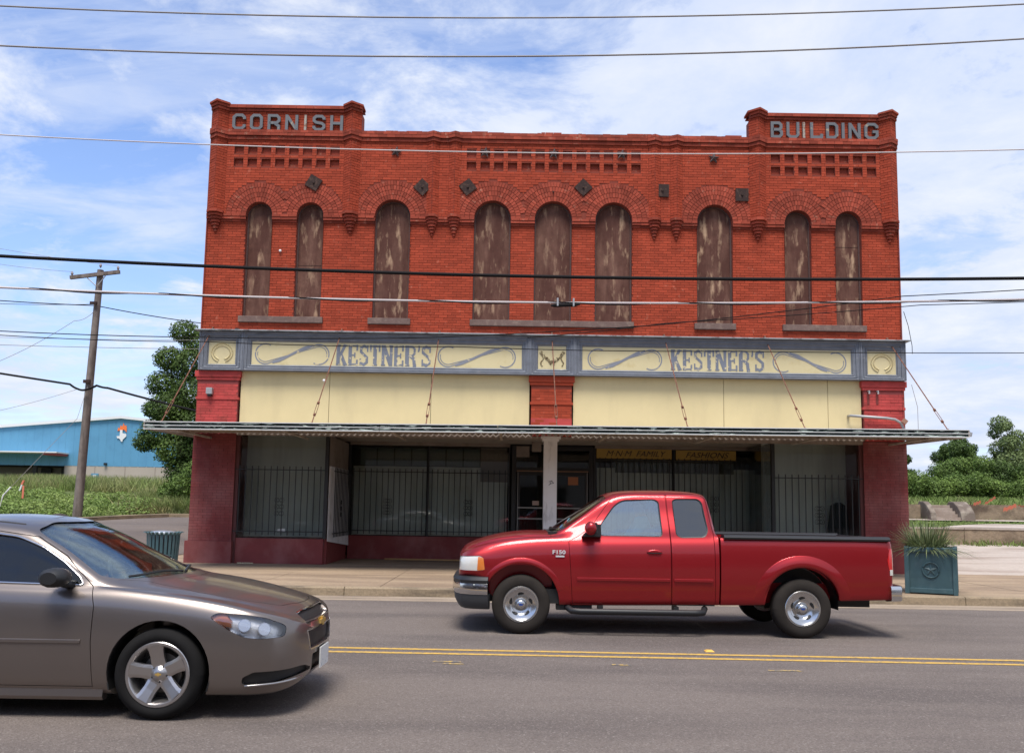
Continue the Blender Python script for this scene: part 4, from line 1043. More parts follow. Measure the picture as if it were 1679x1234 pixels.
sp = empty('cable_splice', (.77, 13.1, 4.63), 'black splice case with clamps hanging on the pale cable before the middle window', 'cable splice')
MB().tube([(.56, 13.05, 4.605), (.62, 13.05, 4.61), (.92, 13.05, 4.625), (1.0, 13.05, 4.635)], [.012, .028, .028, .012], 8).build('case', m_wire, sp)
mb = MB()
for x in (.66, .90): mb.box(x - .012, x + .012, 13.02, 13.12, 4.60, 4.72)
mb.build('clamp', m_galv, sp)
wire('service_drop', [(-9.5, 16, 4.66), (-5.7, 16, 4.60), (-1.6, 16, 4.66), (2.79, 16, 4.98), (7.18, 16, 5.58), (12.5, 16, 6.0), (32, 16, 7.6)], .009, m_wire, 'upper of two thin black drops slanting down leftwards across the right-hand sills', sag=.02)
wire('service_drop', [(.26, 16, 4.69), (2.79, 16, 5.0), (7.52, 16, 5.42), (12.5, 16, 5.70), (32, 16, 6.9)], .008, m_wire, 'lower of two thin black drops slanting across the right-hand sills', sag=.02)
wire('overhead_wire', [(-20, 16, 4.75), (-9.42, 16, 4.58), (-5.67, 16, 4.52), (-1.0, 16, 4.50), (4, 16, 4.50), (12, 16, 4.62), (32, 16, 5.6)], .008, m_wire, 'thin black wire running along the top of the sign frieze', sag=.03)
wire('overhead_wire', [(-26, 33, 9.75), (-15.9, 33, 9.0), (-9.0, 36, 8.7)], .018, m_wire, 'black wire meeting the leaning pole just below its crossarm', sag=.15)
wire('overhead_wire', [(-26, 33, 9.45), (-15.9, 33, 9.05)], .010, m_wire, 'thin wire hanging beside the black one left of the leaning pole', sag=.2)
wire('overhead_wire', [(-26, 34, 7.75), (-9.0, 34, 7.6)], .011, m_wireg, 'thin grey wire passing behind the leaning pole above the tree top', sag=.1)
wire('overhead_wire', [(-26, 34, 8.0), (-9.0, 34, 7.98)], .008, m_wireg, 'faint wire highest of those passing behind the leaning pole', sag=.1)
wire('overhead_wire', [(-26, 32.8, 11.9), (-16.75, 32.83, 10.25)], .007, m_wireg, 'faint wire reaching the left end of the crossarm', sag=.3)
wire('overhead_wire', [(-28, 32.8, 13.0), (-15.05, 32.83, 10.5)], .007, m_wireg, 'faint wire reaching the right end of the crossarm', sag=.3)
wire('phone_cable', [(-26, 32.6, 7.3), (-16.5, 32.7, 5.93), (-16.2, 32.7, 5.76), (-15.95, 32.7, 5.72), (-15.5, 32.7, 5.9), (-14.9, 32.3, 5.76), (-11.0, 31, 4.8), (-7.9, 24, 3.9)], .042, m_wire, 'thick black cable sagging from the left past the leaning pole to the building corner', n=6, sag=.02)
wire('guy_wire', [(-18.4, 31, 6.4), (-16.4, 32.5, 8.3), (-15.95, 33, 8.75)], .010, m_wireg, 'thin guy strand rising rightwards to the upper part of the leaning pole', sag=.1)
wire('guy_wire', [(-18.6, 31, 4.6), (-16.3, 32.8, 5.75)], .008, m_wireg, 'thin strand rising to the thick cable left of the leaning pole', sag=.05)
g = empty('guy_anchor', (-17.9, 31.5, 1.0), 'slanted guy wire with a white plastic guard at the left edge of the weeds', 'guy wire')
MB().tube([(-17.85, 31, 1.1), (-17.70, 31, 1.75), (-17.45, 31, 2.05)], .028, 6).build('guard', m_white, g)
MB().tube([(-17.45, 31, 2.05), (-15.9, 32.2, 4.6), (-15.9, 32.9, 6.0)], .008, 5).build('strand', m_wireg, g)

# ------------------------------------------------------------------ blue warehouse
wb = empty('warehouse', (-50, 100, 3), 'long blue metal warehouse with a tan lower wall, white eaves and a loading dock', 'warehouse')
m_wblue = mat('blue_metal', (.085, .255, .41), .55, var=.05, vscale=.3, col2=(.075, .225, .37), scale=.5, lo=.5, hi=.7)
m_tan = mat('tan_block', (.36, .31, .26), .85, var=.06, vscale=.5)
m_wt = mat('eaves_white', (.66, .66, .66), .6)
# ribbed sheet: one panel per sheet width
xx = -100.0
def roofz(x): return 11.1 - abs(x + 44.3) * .092
prev = xx
while xx < -20:
    w_ = 1.5 if xx < -60 else .92; a, b = xx, min(-20, xx + w_)
    if b <= -50.4: zb_ = 5.65
    elif a < -50.4: b = -50.4; zb_ = 5.65
    else: zb_ = 5.68
    MB().add([(a, 100, zb_), (a + .06, 99.975, zb_), (b - .10, 99.975, zb_), (b - .04, 100, zb_), (b, 100, zb_)] + [(a, 100, roofz(a)), (a + .06, 99.975, roofz(a)), (b - .10, 99.975, roofz(b)), (b - .04, 100, roofz(b)), (b, 100, roofz(b))],
             [(0, 1, 6, 5), (1, 2, 7, 6), (2, 3, 8, 7), (3, 4, 9, 8)]).build('cladding_sheet', m_wblue, wb, fix=False)
    xx = b
MB().add([(-50.4, 100.0, 2.5), (-20, 100.0, 2.5), (-20, 100, 5.68), (-50.4, 100, 5.68)], [(0, 1, 2, 3)]).build('lower_wall', m_tan, wb, fix=False)
for k in range(9):
    MB().box(-50.4 + k * 3.4, -50.4 + k * 3.4 + .06, 99.97, 100.0, 2.5, 5.66).build('wall_joint', mat('tan_joint', (.25, .21, .18), .9), wb)
MB().box(-100, -50.4, 106, 106.2, 2.5, 5.7).box(-50.5, -50.3, 100.1, 106, 2.5, 5.7).build('dock_wall', mat('dock_wall', (.30, .27, .23), .85), wb)
MB().box(-56.0, -54.8, 105.6, 105.9, 2.5, 5.6).build('dock_door', m_black, wb); MB().box(-53.6, -51.0, 105.6, 105.9, 2.5, 5.6).build('dock_door', m_black, wb)
MB().box(-100, -50.4, 100, 106, 5.66, 5.75).build('dock_ceiling', m_dark, wb)
for x in (-53.9, -60): MB().box(x - .2, x + .2, 100.2, 100.6, 2.5, 5.6).build('dock_column', m_dark, wb)
MB().box(-100, -50.4, 99.6, 106, 2.2, 3.35).build('dock_floor', m_tan, wb)
sl2 = .092
for s, xa, xb in ((1, -100, -44.3), (-1, -44.3, -20)):
    za, zb_ = roofz(xa), roofz(xb)
    MB().add([(xa, 99.7, za), (xb, 99.7, zb_), (xb, 99.7, zb_ + .3), (xa, 99.7, za + .3), (xa, 140, za), (xb, 140, zb_), (xb, 140, zb_ + .3), (xa, 140, za + .3)], [(0, 1, 2, 3), (3, 2, 6, 7), (0, 1, 5, 4), (4, 5, 6, 7)]).build('roof', m_wt, wb)
MB().box(-100, -50.0, 97.2, 99.94, 6.95, 7.08).build('dock_canopy', m_wt, wb)
MB().box(-51.6, -50.1, 97.4, 99.9, 6.72, 6.94).build('canopy_end', mat('canopy_end', (.30, .06, .05), .7), wb)
d = MB().box(-47.3, -46.5, 99.88, 99.98, 3.0, 4.85).build('side_door', m_wblue, wb); MB().box(-47.12, -46.75, 99.85, 99.88, 4.0, 4.7).build('door_glass', m_wt, d)
MB().box(-46.0, -44.3, 99.3, 99.9, 2.9, 3.55).build('blue_bin', m_wblue, wb); MB().sphere((-44.6, 99.6, 3.95), .3, 8, 5).build('white_vent', m_wt, wb)
MB().box(-45.9, -45.6, 99.7, 99.94, 5.8, 6.05).build('wall_light', m_black, wb)
TXS = [(-.15, .62), (.12, .62), (.12, .30), (.30, .22), (.52, .22), (.56, -.05), (.40, -.22), (.20, -.42), (.16, -.66), (.02, -.62), (-.10, -.38), (-.26, -.28), (-.38, -.30), (-.50, -.06), (-.15, -.02)]
MB().prism([(-44.2 + a * 1.05, 9.15 + b * 1.05) for a, b in TXS], 'y', 99.86, 99.9).build('state_emblem', m_wt, wb)
FLM = [(-.5, -.05), (-.42, .35), (-.25, .2), (-.2, .6), (0, .42), (.12, .85), (.26, .5), (.42, .62), (.5, .2), (.5, -.2), (.2, .1), (-.15, .0)]
MB().prism([(-44.15 + a * 1.05, 9.75 + b * 1.0) for a, b in FLM], 'y', 99.90, 99.93).build('flame_emblem', mat('flame_orange', (.75, .16, .03), .6), wb)

# ------------------------------------------------------------------ vegetation
def leafmat(name, c, c2, tr=.30, sc=.6): return mat(name, c, .62, col2=c2, scale=sc, lo=.42, hi=.62, tone=.5, trans=tr, spec=.3)
m_lfA = leafmat('leaves_dark', (.058, .10, .022), (.105, .165, .034))
m_lfB = leafmat('leaves_mid', (.095, .155, .032), (.155, .23, .05))
m_lfC = leafmat('leaves_pale', (.13, .18, .065), (.19, .24, .09))
m_bark = mat('bark', (.11, .085, .065), .9, bump=.5, bscale=12, bdist=.03, obj=False)
def leaves(centres, radii, n, size, flat=.35, shell=.55):
    """n small leaf clumps (two crossed triangles each as quads) spread in lobes"""
    C_ = np.array(centres, float); R_ = np.array(radii, float).reshape(len(C_), -1)
    if R_.shape[1] == 1: R_ = np.repeat(R_, 3, 1) * np.array([1, 1, .8])
    wts = R_.prod(1) ** .67; idx = RNG.choice(len(C_), n, p=wts / wts.sum())
    d = RNG.normal(size=(n, 3)); d /= np.linalg.norm(d, axis=1, keepdims=True)
    rr = shell + (1 - shell) * RNG.random((n, 1)) ** .6; rr *= RNG.uniform(.85, 1.12, (n, 1))
    P = C_[idx] + d * rr * R_[idx]
    nrm = d * .9 + RNG.normal(size=(n, 3)) * .55 + np.array([0, 0, .45]); nrm /= np.linalg.norm(nrm, axis=1, keepdims=True)
    t = np.cross(nrm, RNG.normal(size=(n, 3))); t /= np.linalg.norm(t, axis=1, keepdims=True); b = np.cross(nrm, t)
    s = size * RNG.uniform(.55, 1.25, (n, 1)); w = s * .48
    V = np.empty((n, 4, 3)); V[:, 0] = P - t * s * .5; V[:, 1] = P + b * w * .5 + nrm * w * .12; V[:, 2] = P + t * s * .5; V[:, 3] = P - b * w * .5 + nrm * w * .12
    return V.reshape(-1, 3), np.arange(4 * n).reshape(-1, 4), RNG.random(n)
def tree(name, x, y, h, lobes, n, size, m, label, cat='tree', trunk=.25, zb=None, lean=0, group=None):
    z0 = gz(x, y) if zb is None else zb
    r = empty(name, (x, y, z0), label, cat, group)
    mb = MB(); top = z0 + h * .62
    mb.tube([(x, y, z0 - .2), (x + lean * .3, y, z0 + h * .3), (x + lean, y, top)], [trunk, trunk * .75, trunk * .3], 8)
    C_ = [(x + a, y + b, z0 + c) for a, b, c, q in lobes]
    for c_ in C_[::2]:
        zz = z0 + h * random.uniform(.18, .4); mb.tube([(x + lean * .25, y, zz), ((x + c_[0]) / 2, (y + c_[1]) / 2, (zz + c_[2]) / 2 + .2), c_], [trunk * .45, trunk * .3, trunk * .08], 6)
    mb.build('trunk', m_bark, r, smooth=True)
    V, F, T = leaves(C_, [q for a, b, c, q in lobes], n, size)
    from_arrays('crown', V, F, m, r, T)
    return r
def lob(w, h0, h1, n, q, dy=1.0, seed=1, taper=.5):
    rr = random.Random(seed); out = []
    for i in range(n):
        t = i / max(1, n - 1); ww = w * (1 - taper * t * t) * (.75 + .25 * t if t < .3 else 1)
        out.append((rr.uniform(-ww, ww), rr.uniform(-dy, dy), h0 + (h1 - h0) * t, q * rr.uniform(.6, 1.25) * (1 - .35 * t)))
    return out
# tall tree left, behind the building corner
tree('tree', -16.6, 44.5, 9.2, [(-.2, 0, 8.6, .75), (.5, .3, 8.0, .9), (-.9, 0, 7.2, .8), (.4, 0, 6.9, 1.2), (-1.1, .2, 5.9, .95), (.6, 0, 5.4, 1.4), (1.6, .4, 6.6, 1.2), (-.6, -.3, 4.6, 1.1), (.8, 0, 3.9, 1.4), (-1.3, .2, 3.4, 1.0),
      (-.2, 0, 2.6, 1.2), (1.3, .2, 2.4, 1.3), (2.2, .2, 4.6, 1.4), (-1.9, 0, 2.9, .6), (2.0, .2, 7.6, .9), (-1.5, 0, 4.6, .6), (.2, 0, 1.5, 1.0), (2.6, 0, 1.6, 1.3)], 62000, .155, m_lfA,
     'tall dense green tree rising behind the left corner of the brick building', trunk=.3, zb=1.7)
tree('sapling', -14.9, 41.5, 3.2, [(-.3, 0, 1.0, .8), (.5, 0, 1.6, .9), (1.2, 0, 1.0, .9), (.9, 0, 2.4, .7), (-1.0, 0, .7, .6)], 14000, .13, m_lfB, 'light green bushy sapling under the awning end, left of the maroon pier', trunk=.08, zb=1.4)
tree('tree', -58, 150, 11, lob(3.5, 6, 9.5, 7, 2.0, seed=4), 3000, .6, m_lfA, 'treetop showing over the warehouse roof, nearer the leaning pole', zb=7)
tree('tree', -70, 150, 10, lob(4, 5, 7.5, 7, 2.0, seed=5), 2500, .6, m_lfA, 'treetop showing over the warehouse roof at the left edge', zb=7)
# belt of trees right
RT = [(23.7, 55, 3.3, 2.3, .8, 'dark rounded tree right beside the brick building, behind the planter', m_lfA, 2.3, 1.1),
      (31.3, 62, 3.9, 2.4, 1.0, 'dark tree with the split top, left of the tall ones in the right-hand tree belt', m_lfA, 3.0, 1.35),
      (33.0, 64, 3.5, 2.0, 1.1, 'dark tree between the split-topped and the tallest in the right-hand belt', m_lfA, 3.0, 2.0),
      (34.2, 61, 5.2, 2.1, 1.2, 'tallest grey-green tree at the right edge of the photo', m_lfC, 2.9, 1.4),
      (37.8, 64, 4.6, 3, 1.2, 'grey-green tree behind the tallest, at the far right edge', m_lfC, 3.0, 2.0),
      (45, 66, 4.3, 3, 1.4, 'tree of the belt beyond the right edge', m_lfA, 3.0, 2.0)]
for i, (x, y, h, w, q, lb, m, zb_, w2) in enumerate(RT):
    tree('tree', x, y, h, lob(w2, .7, h - .1, 16, q * .85, 1.4, seed=20 + i, taper=.62), 17000, .185, m, lb, zb=zb_, trunk=.18, group='trees on the bank right of the building')
BS = [(22.9, 52.5, 2.0, 1.2, m_lfB, 'pale green bush next to the building edge, before the dark rounded tree'), (25.4, 53, 1.2, 1.5, m_lfB, 'low light bush left of the stone steps, before the gap in the trees'),
      (28.3, 56, 2.5, 1.5, m_lfB, 'light green bush with a domed top above the steps'), (31.2, 56, 2.2, 1.7, m_lfA, 'broad deep green bush in the middle of the bank'),
      (27.8, 53.6, 1.3, 1.6, m_lfB, 'low yellow-green bush directly above the steps'), (33.8, 56, 1.9, 1.8, m_lfB, 'green bush below the tallest tree'), (31.0, 53.6, 1.1, 1.8, m_lfB, 'low green bush above the orange netting'), (36.8, 55, 1.6, 2.2, m_lfA, 'dark low bush at the right edge')]
for i, (x, y, h, w, m, lb) in enumerate(BS):
    rr = random.Random(60 + i); L_ = [(rr.uniform(-w, w), rr.uniform(-.8, .8), .25 + (h - .45) * rr.random() * (1 - .3 * abs(rr.random())), rr.uniform(.5, .85)) for k in range(12)]
    L_.append((0, 0, h - .55, .75))
    tree('bush', x, y, h, L_, 12000, .15, m, lb, 'bush', trunk=.06, group='bushes on the bank right of the building')
# weeds and grass: countless
def tufts(name, n, area, hgt, w, m, zf=gz, den=None, lean=.5, k=1):
    X = []; 
    pts = area(n)
    P = np.array([(x, y, zf(x, y)) for x, y in pts]); n = len(P)
    a = RNG.uniform(0, 2 * pi, n); s = np.stack([np.cos(a), np.sin(a), np.zeros(n)], 1); hh = hgt * RNG.uniform(.4, 1.2, n)
    dr = np.stack([RNG.normal(0, lean, n), RNG.normal(0, lean, n), np.ones(n)], 1) * hh[:, None]
    V = np.empty((n, 4, 3)); V[:, 0] = P - s * w * .5; V[:, 1] = P + s * w * .5
    V[:, 2] = P + dr * .6 + s * w * .35; V[:, 3] = P + dr
    return from_arrays(name, V.reshape(-1, 3), np.arange(4 * n).reshape(-1, 4), m, None, RNG.random(n))
def rect(x0, x1, y0, y1): return lambda n: np.stack([RNG.uniform(x0, x1, n), RNG.uniform(y0, y1, n)], 1)
def clumpy(x0, x1, y0, y1, k=150, sd=.75):
    def f(n):
        c = np.stack([RNG.uniform(x0, x1, k), RNG.uniform(y0, y1, k)], 1); w = RNG.random(k) ** 2; i = RNG.choice(k, n, p=w / w.sum())
        return np.clip(c[i] + RNG.normal(0, sd, (n, 2)), [x0, y0], [x1, y1])
    return f
m_weed = mat('weed_green', (.17, .225, .06), .8, col2=(.33, .30, .14), scale=.35, lo=.48, hi=.62, tone=.45, trans=.3)
m_weed2 = mat('vine_green', (.155, .235, .05), .7, col2=(.23, .30, .08), scale=.5, lo=.4, hi=.6, tone=.5, trans=.3)
m_lawn = mat('lawn_green', (.17, .24, .06), .8, col2=(.28, .28, .13), scale=.5, lo=.5, hi=.66, tone=.4, trans=.3)
m_dry = mat('dry_grass', (.27, .24, .10), .85, col2=(.12, .16, .05), scale=.7, lo=.45, hi=.6, tone=.4, trans=.2)
tag(tufts('tall_weeds', 60000, lambda n: np.concatenate([clumpy(-17.5, -8.5, 38, 58)(n // 2), clumpy(-42, -9, 48, 66)(n // 2)]), .78, .045, m_weed), 'tall tangled weeds and seed heads on the bank below the blue warehouse', 'weeds', kind='stuff')
tag(tufts('dry_weeds', 9000, rect(-16, -9.5, 37.3, 41), .42, .05, m_dry), 'browning low weeds behind the side street kerb', 'weeds', kind='stuff')
tag(tufts('verge_grass', 14000, lambda n: np.array([(x, y) for x, y in rect(-21, -13, 20, 38)(n) if x < -18.9 + (y - 16.5) * .26 + .3 - .5 and y < 38]), .10, .03, m_lawn), 'short mown grass on the verge beside the side street kerb', 'grass', kind='stuff')
# vines over the left bank
rr = random.Random(5); C_ = []; R_ = []
for k in range(130):
    x = rr.uniform(-34, -15.6); y = rr.uniform(34, 46)
    if x > -17.2 and y < 37: continue
    q = rr.uniform(.45, 1.0); C_.append((x, y, gz(x, y) - .1 + rr.uniform(0, .3))); R_.append((q * 1.3, q, q * .62))
V, F, T = leaves(C_, R_, 120000, .135, shell=.7)
tag(from_arrays('vines', V, F, m_weed2, None, T), 'thick mat of leafy vines and brambles left of the leaning pole', 'vines', kind='stuff')
V, F, T = leaves([(rr.uniform(-60, -18), rr.uniform(60, 84), 2.0) for k in range(80)], [(2.4, 1.5, .8)] * 80, 30000, .3, shell=.6)
tag(from_arrays('scrub', V, F, m_weed2, None, T), 'low scrub growing in front of the warehouse dock', 'scrub', kind='stuff')
C_ = [(rr.uniform(-16.5, -9), rr.uniform(46, 58), gz(-12, 50) + rr.uniform(0, .5)) for k in range(40)]
V, F, T = leaves(C_, [(1.1, .9, .55)] * 40, 15000, .22, shell=.6)
tag(from_arrays('brush', V, F, m_weed, None, T), 'pale green brush at the top of the bank beneath the tall left tree', 'brush', kind='stuff')
tag(tufts('bank_grass', 22000, rect(16, 46, 48.4, 60), .22, .06, m_lawn), 'green grass on the raised ground above the stone steps', 'grass', kind='stuff')
tag(tufts('terrace_grass', 9000, lambda n: np.array([q for q in rect(12, 42, 36.4, 47.8)(n * 2) if (q[1] > 41.4 or q[1] < 37.0 or q[0] < 18.0 + (q[1] - 37.2) * 1.1) and not 46.4 < q[1] < 47.5]), .09, .05, m_lawn), 'patchy grass on the terrace between the two low walls', 'grass', kind='stuff')
tag(tufts('wall_foot_grass', 1500, lambda n: np.stack([RNG.uniform(12, 40, n), 35.95 - RNG.random(n) ** 2 * .8], 1), .28, .05, m_lawn), 'grass tufts at the foot of the nearer retaining wall', 'grass', kind='stuff')
for k, (x, y, hh) in enumerate(((14.9, 35.4, .3), (18.6, 35.5, .28), (16.9, 35.6, .2), (20.6, 35.5, .3))):
    b = blades('grass_clump', (x, y, gz(x, y)), 90, hh, .03, m_lawn, None, rad=.25)
    tag(b, 'tuft of grass at the foot of the nearer retaining wall, ' + ('just behind the planter', 'third along from the planter', 'second along from the planter', 'farthest right')[k], 'grass tuft', 'grass tufts along the retaining wall')

# ------------------------------------------------------------------ retaining walls and steps on the right
m_stone = mat('stained_concrete_wall', (.25, .185, .125), .9, col2=(.11, .075, .05), scale=.8, lo=.45, hi=.66, stretch=(1, 1, 1.5), var=.2, vscale=4, bump=.6, bscale=14, bdist=.03)
w1 = empty('retaining_wall', (25, 36, .4), 'low brown-stained retaining wall nearer the street, right of the building', 'retaining wall')
x = 9.9
while x < 55:
    L = 4.2; MB().box(x, x + L - .02, 35.9, 36.2, .1, gz(30, 36.3) + .07).build('wall_section', m_stone, w1)
    MB().box(x, x + L - .02, 35.87, 36.25, gz(30, 36.3) + .07, gz(30, 36.3) + .13).build('coping', m_pad, w1); x += L
w2 = empty('retaining_wall', (30, 48, 1.4), 'farther retaining wall of weathered concrete with steps built into it', 'retaining wall')
x = 12.0
for a, b in ((12, 16.5), (16.5, 22.15), (24.55, 29), (29, 34), (34, 39), (39, 50)):
    MB().box(a, b - .03, 47.95, 48.25, 1.2, 2.2 + random.uniform(-.03, .03)).build('wall_section', m_stone, w2)
st = empty('stone_steps', (23.1, 48, 1.4), 'short flight of worn steps between two rounded cheek walls in the farther retaining wall', 'steps')
for k in range(5):
    MB().box(22.45, 23.75, 46.9 + .28 * k, 48.4, 1.36 + .16 * k, 1.52 + .16 * k).build('step', m_pad, st, bevel=.02)
m_chk = mat('dark_weathered_concrete', (.13, .10, .08), .95, col2=(.24, .2, .16), scale=2, lo=.5, hi=.65, bump=.6, bscale=20)
for x0, x1 in ((22.15, 22.45), (23.75, 24.5)):
    MB().prism([(46.8, 1.36), (46.9, 1.75), (47.25, 2.10), (47.7, 2.34), (48.2, 2.36), (48.4, 2.2), (48.4, 1.36)], 'x', x0, x1).build('cheek_wall', m_chk, st, bevel=.05)
# orange netting and stakes
m_or = mat('orange_plastic', (.62, .17, .10), .7)
ne = empty('orange_netting', (27, 47.5, 2.1), 'collapsed orange safety netting draped along the farther wall', 'safety netting')
for (x0, z0, x1, z1, w_) in ((24.9, 2.22, 25.3, 2.36, .16), (25.5, 2.25, 26.1, 2.62, .13), (26.5, 1.95, 27.2, 2.2, .2), (27.3, 2.2, 28.0, 2.1, .06), (28.1, 2.22, 29.9, 2.5, .10), (29.9, 2.5, 34, 2.6, .10)):
    mb = MB(); nseg = 8; vs = []
    for k in range(nseg + 1):
        t = k / nseg; z = z0 + (z1 - z0) * t + .04 * sin(k * 2.1); vs += [(x0 + (x1 - x0) * t, 47.8, z - w_ / 2), (x0 + (x1 - x0) * t, 47.76, z + w_ / 2)]
    mb.add(vs, [(2 * k, 2 * k + 2, 2 * k + 3, 2 * k + 1) for k in range(nseg)]); mb.build('net_strip', m_or, ne)
g = empty('marker_post', (-20.3, 40, 1.9), 'thin orange marker post standing in the vines below the loading dock', 'marker post')
MB().box(-22.0, -21.92, 40, 40.03, 1.7, 2.27).build('post', m_or, g)
g = empty('marker_post', (-24, 44, 2.4), 'orange and white marker post tilting behind the vines, left of the plain orange one', 'marker post')
b = MB().obox((-24.27, 44, 2.25), (.035, 0, 0), (0, .03, 0), (.05, 0, .16)).build('post', m_wt, g)
MB().obox((-24.19, 44, 2.5), (.045, 0, 0), (0, .035, 0), (.04, 0, .11)).build('orange_cap', m_or, b)
# ------------------------------------------------------------------ vehicles
def evalmesh(o):
    dg = bpy.context.evaluated_depsgraph_get(); return bpy.data.meshes.new_from_object(o.evaluated_get(dg))
def tmp(me): o = bpy.data.objects.new('tmp', me); COL.objects.link(o); return o
def mesh_of(mb):
    me = bpy.data.meshes.new('t'); me.from_pydata(mb.v, [], mb.f); bm = bmesh.new(); bm.from_mesh(me)
    bmesh.ops.remove_doubles(bm, verts=bm.verts, dist=1e-6); bmesh.ops.recalc_face_normals(bm, faces=bm.faces); bm.to_mesh(me); bm.free(); return me
def boolean(a, b, op, slf=False):
    oa, ob = tmp(a), tmp(b); m = oa.modifiers.new('b', 'BOOLEAN'); m.operation = op; m.solver = 'EXACT'; m.use_self = slf; m.object = ob
    bpy.context.view_layer.update(); r = evalmesh(oa)
    if len(r.vertices) < 4 and not slf:
        m.use_self = True; bpy.context.view_layer.update(); r = evalmesh(oa)
    bpy.data.objects.remove(oa); bpy.data.objects.remove(ob); return r
def solid(mesh, d):
    """copy of a mesh pushed along its vertex normals"""
    me = mesh.copy(); n = len(me.vertices); co = np.empty(n * 3); me.vertices.foreach_get('co', co)
    no = np.empty(n * 3); me.vertex_normals.foreach_get('vector', no); me.vertices.foreach_set('co', co + no * d); me.update(); return me
def rounded(poly, r=.05, n=4):
    out = []; P = [Vector(p) for p in poly]; m = len(P)
    for i in range(m):
        a, p, b = P[i - 1], P[i], P[(i + 1) % m]; q = min(r, (a - p).length * .45, (b - p).length * .45)
        s, e = p + (a - p).normalized() * q, p + (b - p).normalized() * q
        for k in range(n + 1):
            t = k / n; out.append(tuple((1 - t) ** 2 * s + 2 * t * (1 - t) * p + t * t * e))
    return out
def pr(poly, axis, a, b): return mesh_of(MB().prism(poly, axis, a, b))
class Body:
    """a closed body lofted through half sections; pieces cut out of it keep its smooth normals"""
    def __init__(s, fn, xs, ns=5):
        s.fn, s.xs, s.ns = fn, xs, ns
        secs = [s.ring(x, fn(x)) for x in xs]
        s.mesh = mesh_of(MB().loft(secs))
        for p in s.mesh.polygons: p.use_smooth = True
        s.mesh.update()
        s.bvh_of(s.mesh)
    def ring(s, x, h):
        P = np.array(h, float); tt = np.linspace(0, len(P) - 1, (len(P) - 1) * s.ns + 1)
        y = np.maximum(interp(np.arange(len(P)), P[:, 0], tt), 0); z = interp(np.arange(len(P)), P[:, 1], tt); y[0] = 0; y[-1] = 0
        return [(x, -a, b) for a, b in zip(y, z)] + [(x, a, b) for a, b in list(zip(y, z))[-2:0:-1]]
    def inset(s, d, x0, x1, floor):
        """the same surface d further in, between two stations and above a floor"""
        xs = [x0] + [x for x in s.xs if x0 + .01 < x < x1 - .01] + [x1]; secs = []
        for x in xs:
            h = s.fn(x); n = len(h); H = []
            for i, (y, z) in enumerate(h):
                k = max(0, (i - n * .45) / (n * .55)); H.append((max(0, y - d * (1.25 - .6 * k)) if 0 < i < n - 1 else 0, max(floor + i * .001, z - d * k * 1.15)))
            secs.append(s.ring(x, H))
        return mesh_of(MB().loft(secs))
    def bvh_of(s, me):
        bm = bmesh.new(); bm.from_mesh(me); bmesh.ops.triangulate(bm, faces=bm.faces); bm.normal_update(); s.bvh = BVHTree.FromBMesh(bm)
        s.tri = [[v.co.copy() for v in f.verts] for f in bm.faces]; s.nrm = [[v.normal.copy() for v in f.verts] for f in bm.faces]
        bm.free()
    def finish(s, me, name, m, parent, tol=.08, flat=0.0):
        o = tmp(me); o.name = name; me.name = name
        me.materials.clear(); me.materials.append(m)
        n = len(me.polygons); me.polygons.foreach_set('use_smooth', np.ones(n, bool)); me.set_sharp_from_angle(angle=RAD(28))
        ln = [None] * len(me.loops); cache = {}
        for p in me.polygons:
            pn = p.normal
            for li in p.loop_indices:
                vi = me.loops[li].vertex_index
                if vi not in cache:
                    co, _, fi, dist = s.bvh.find_nearest(me.vertices[vi].co)
                    if fi is None or dist > tol: cache[vi] = None
                    else:
                        w = [1 / ((co - q).length + 1e-5) for q in s.tri[fi]]; v = Vector((0, 0, 0))
                        for a, b in zip(w, s.nrm[fi]): v += b * a
                        cache[vi] = v.normalized()
                v = cache[vi]
                if v is not None and abs(v.dot(pn)) > .90: ln[li] = v if v.dot(pn) > 0 else -v
                else: ln[li] = pn
        if flat:
            for sg in (-1, 1):
                big = [li for p in me.polygons if p.normal.y * sg > .5 for li in p.loop_indices]
                if big:
                    av = Vector((0, 0, 0))
                    for li in big: av += ln[li]
                    av.normalize()
                    for li in big: ln[li] = ln[li].lerp(av, flat).normalized()
        me.normals_split_custom_set([tuple(v) for v in ln])
        lo = np.array([v.co for v in me.vertices]); c = (lo.min(0) + lo.max(0)) / 2; c = Vector(c)
        me.transform(Matrix.Translation(-c)); ORG[o.name] = c
        o.parent = parent; o.location = c - ORG[parent.name]
        return o
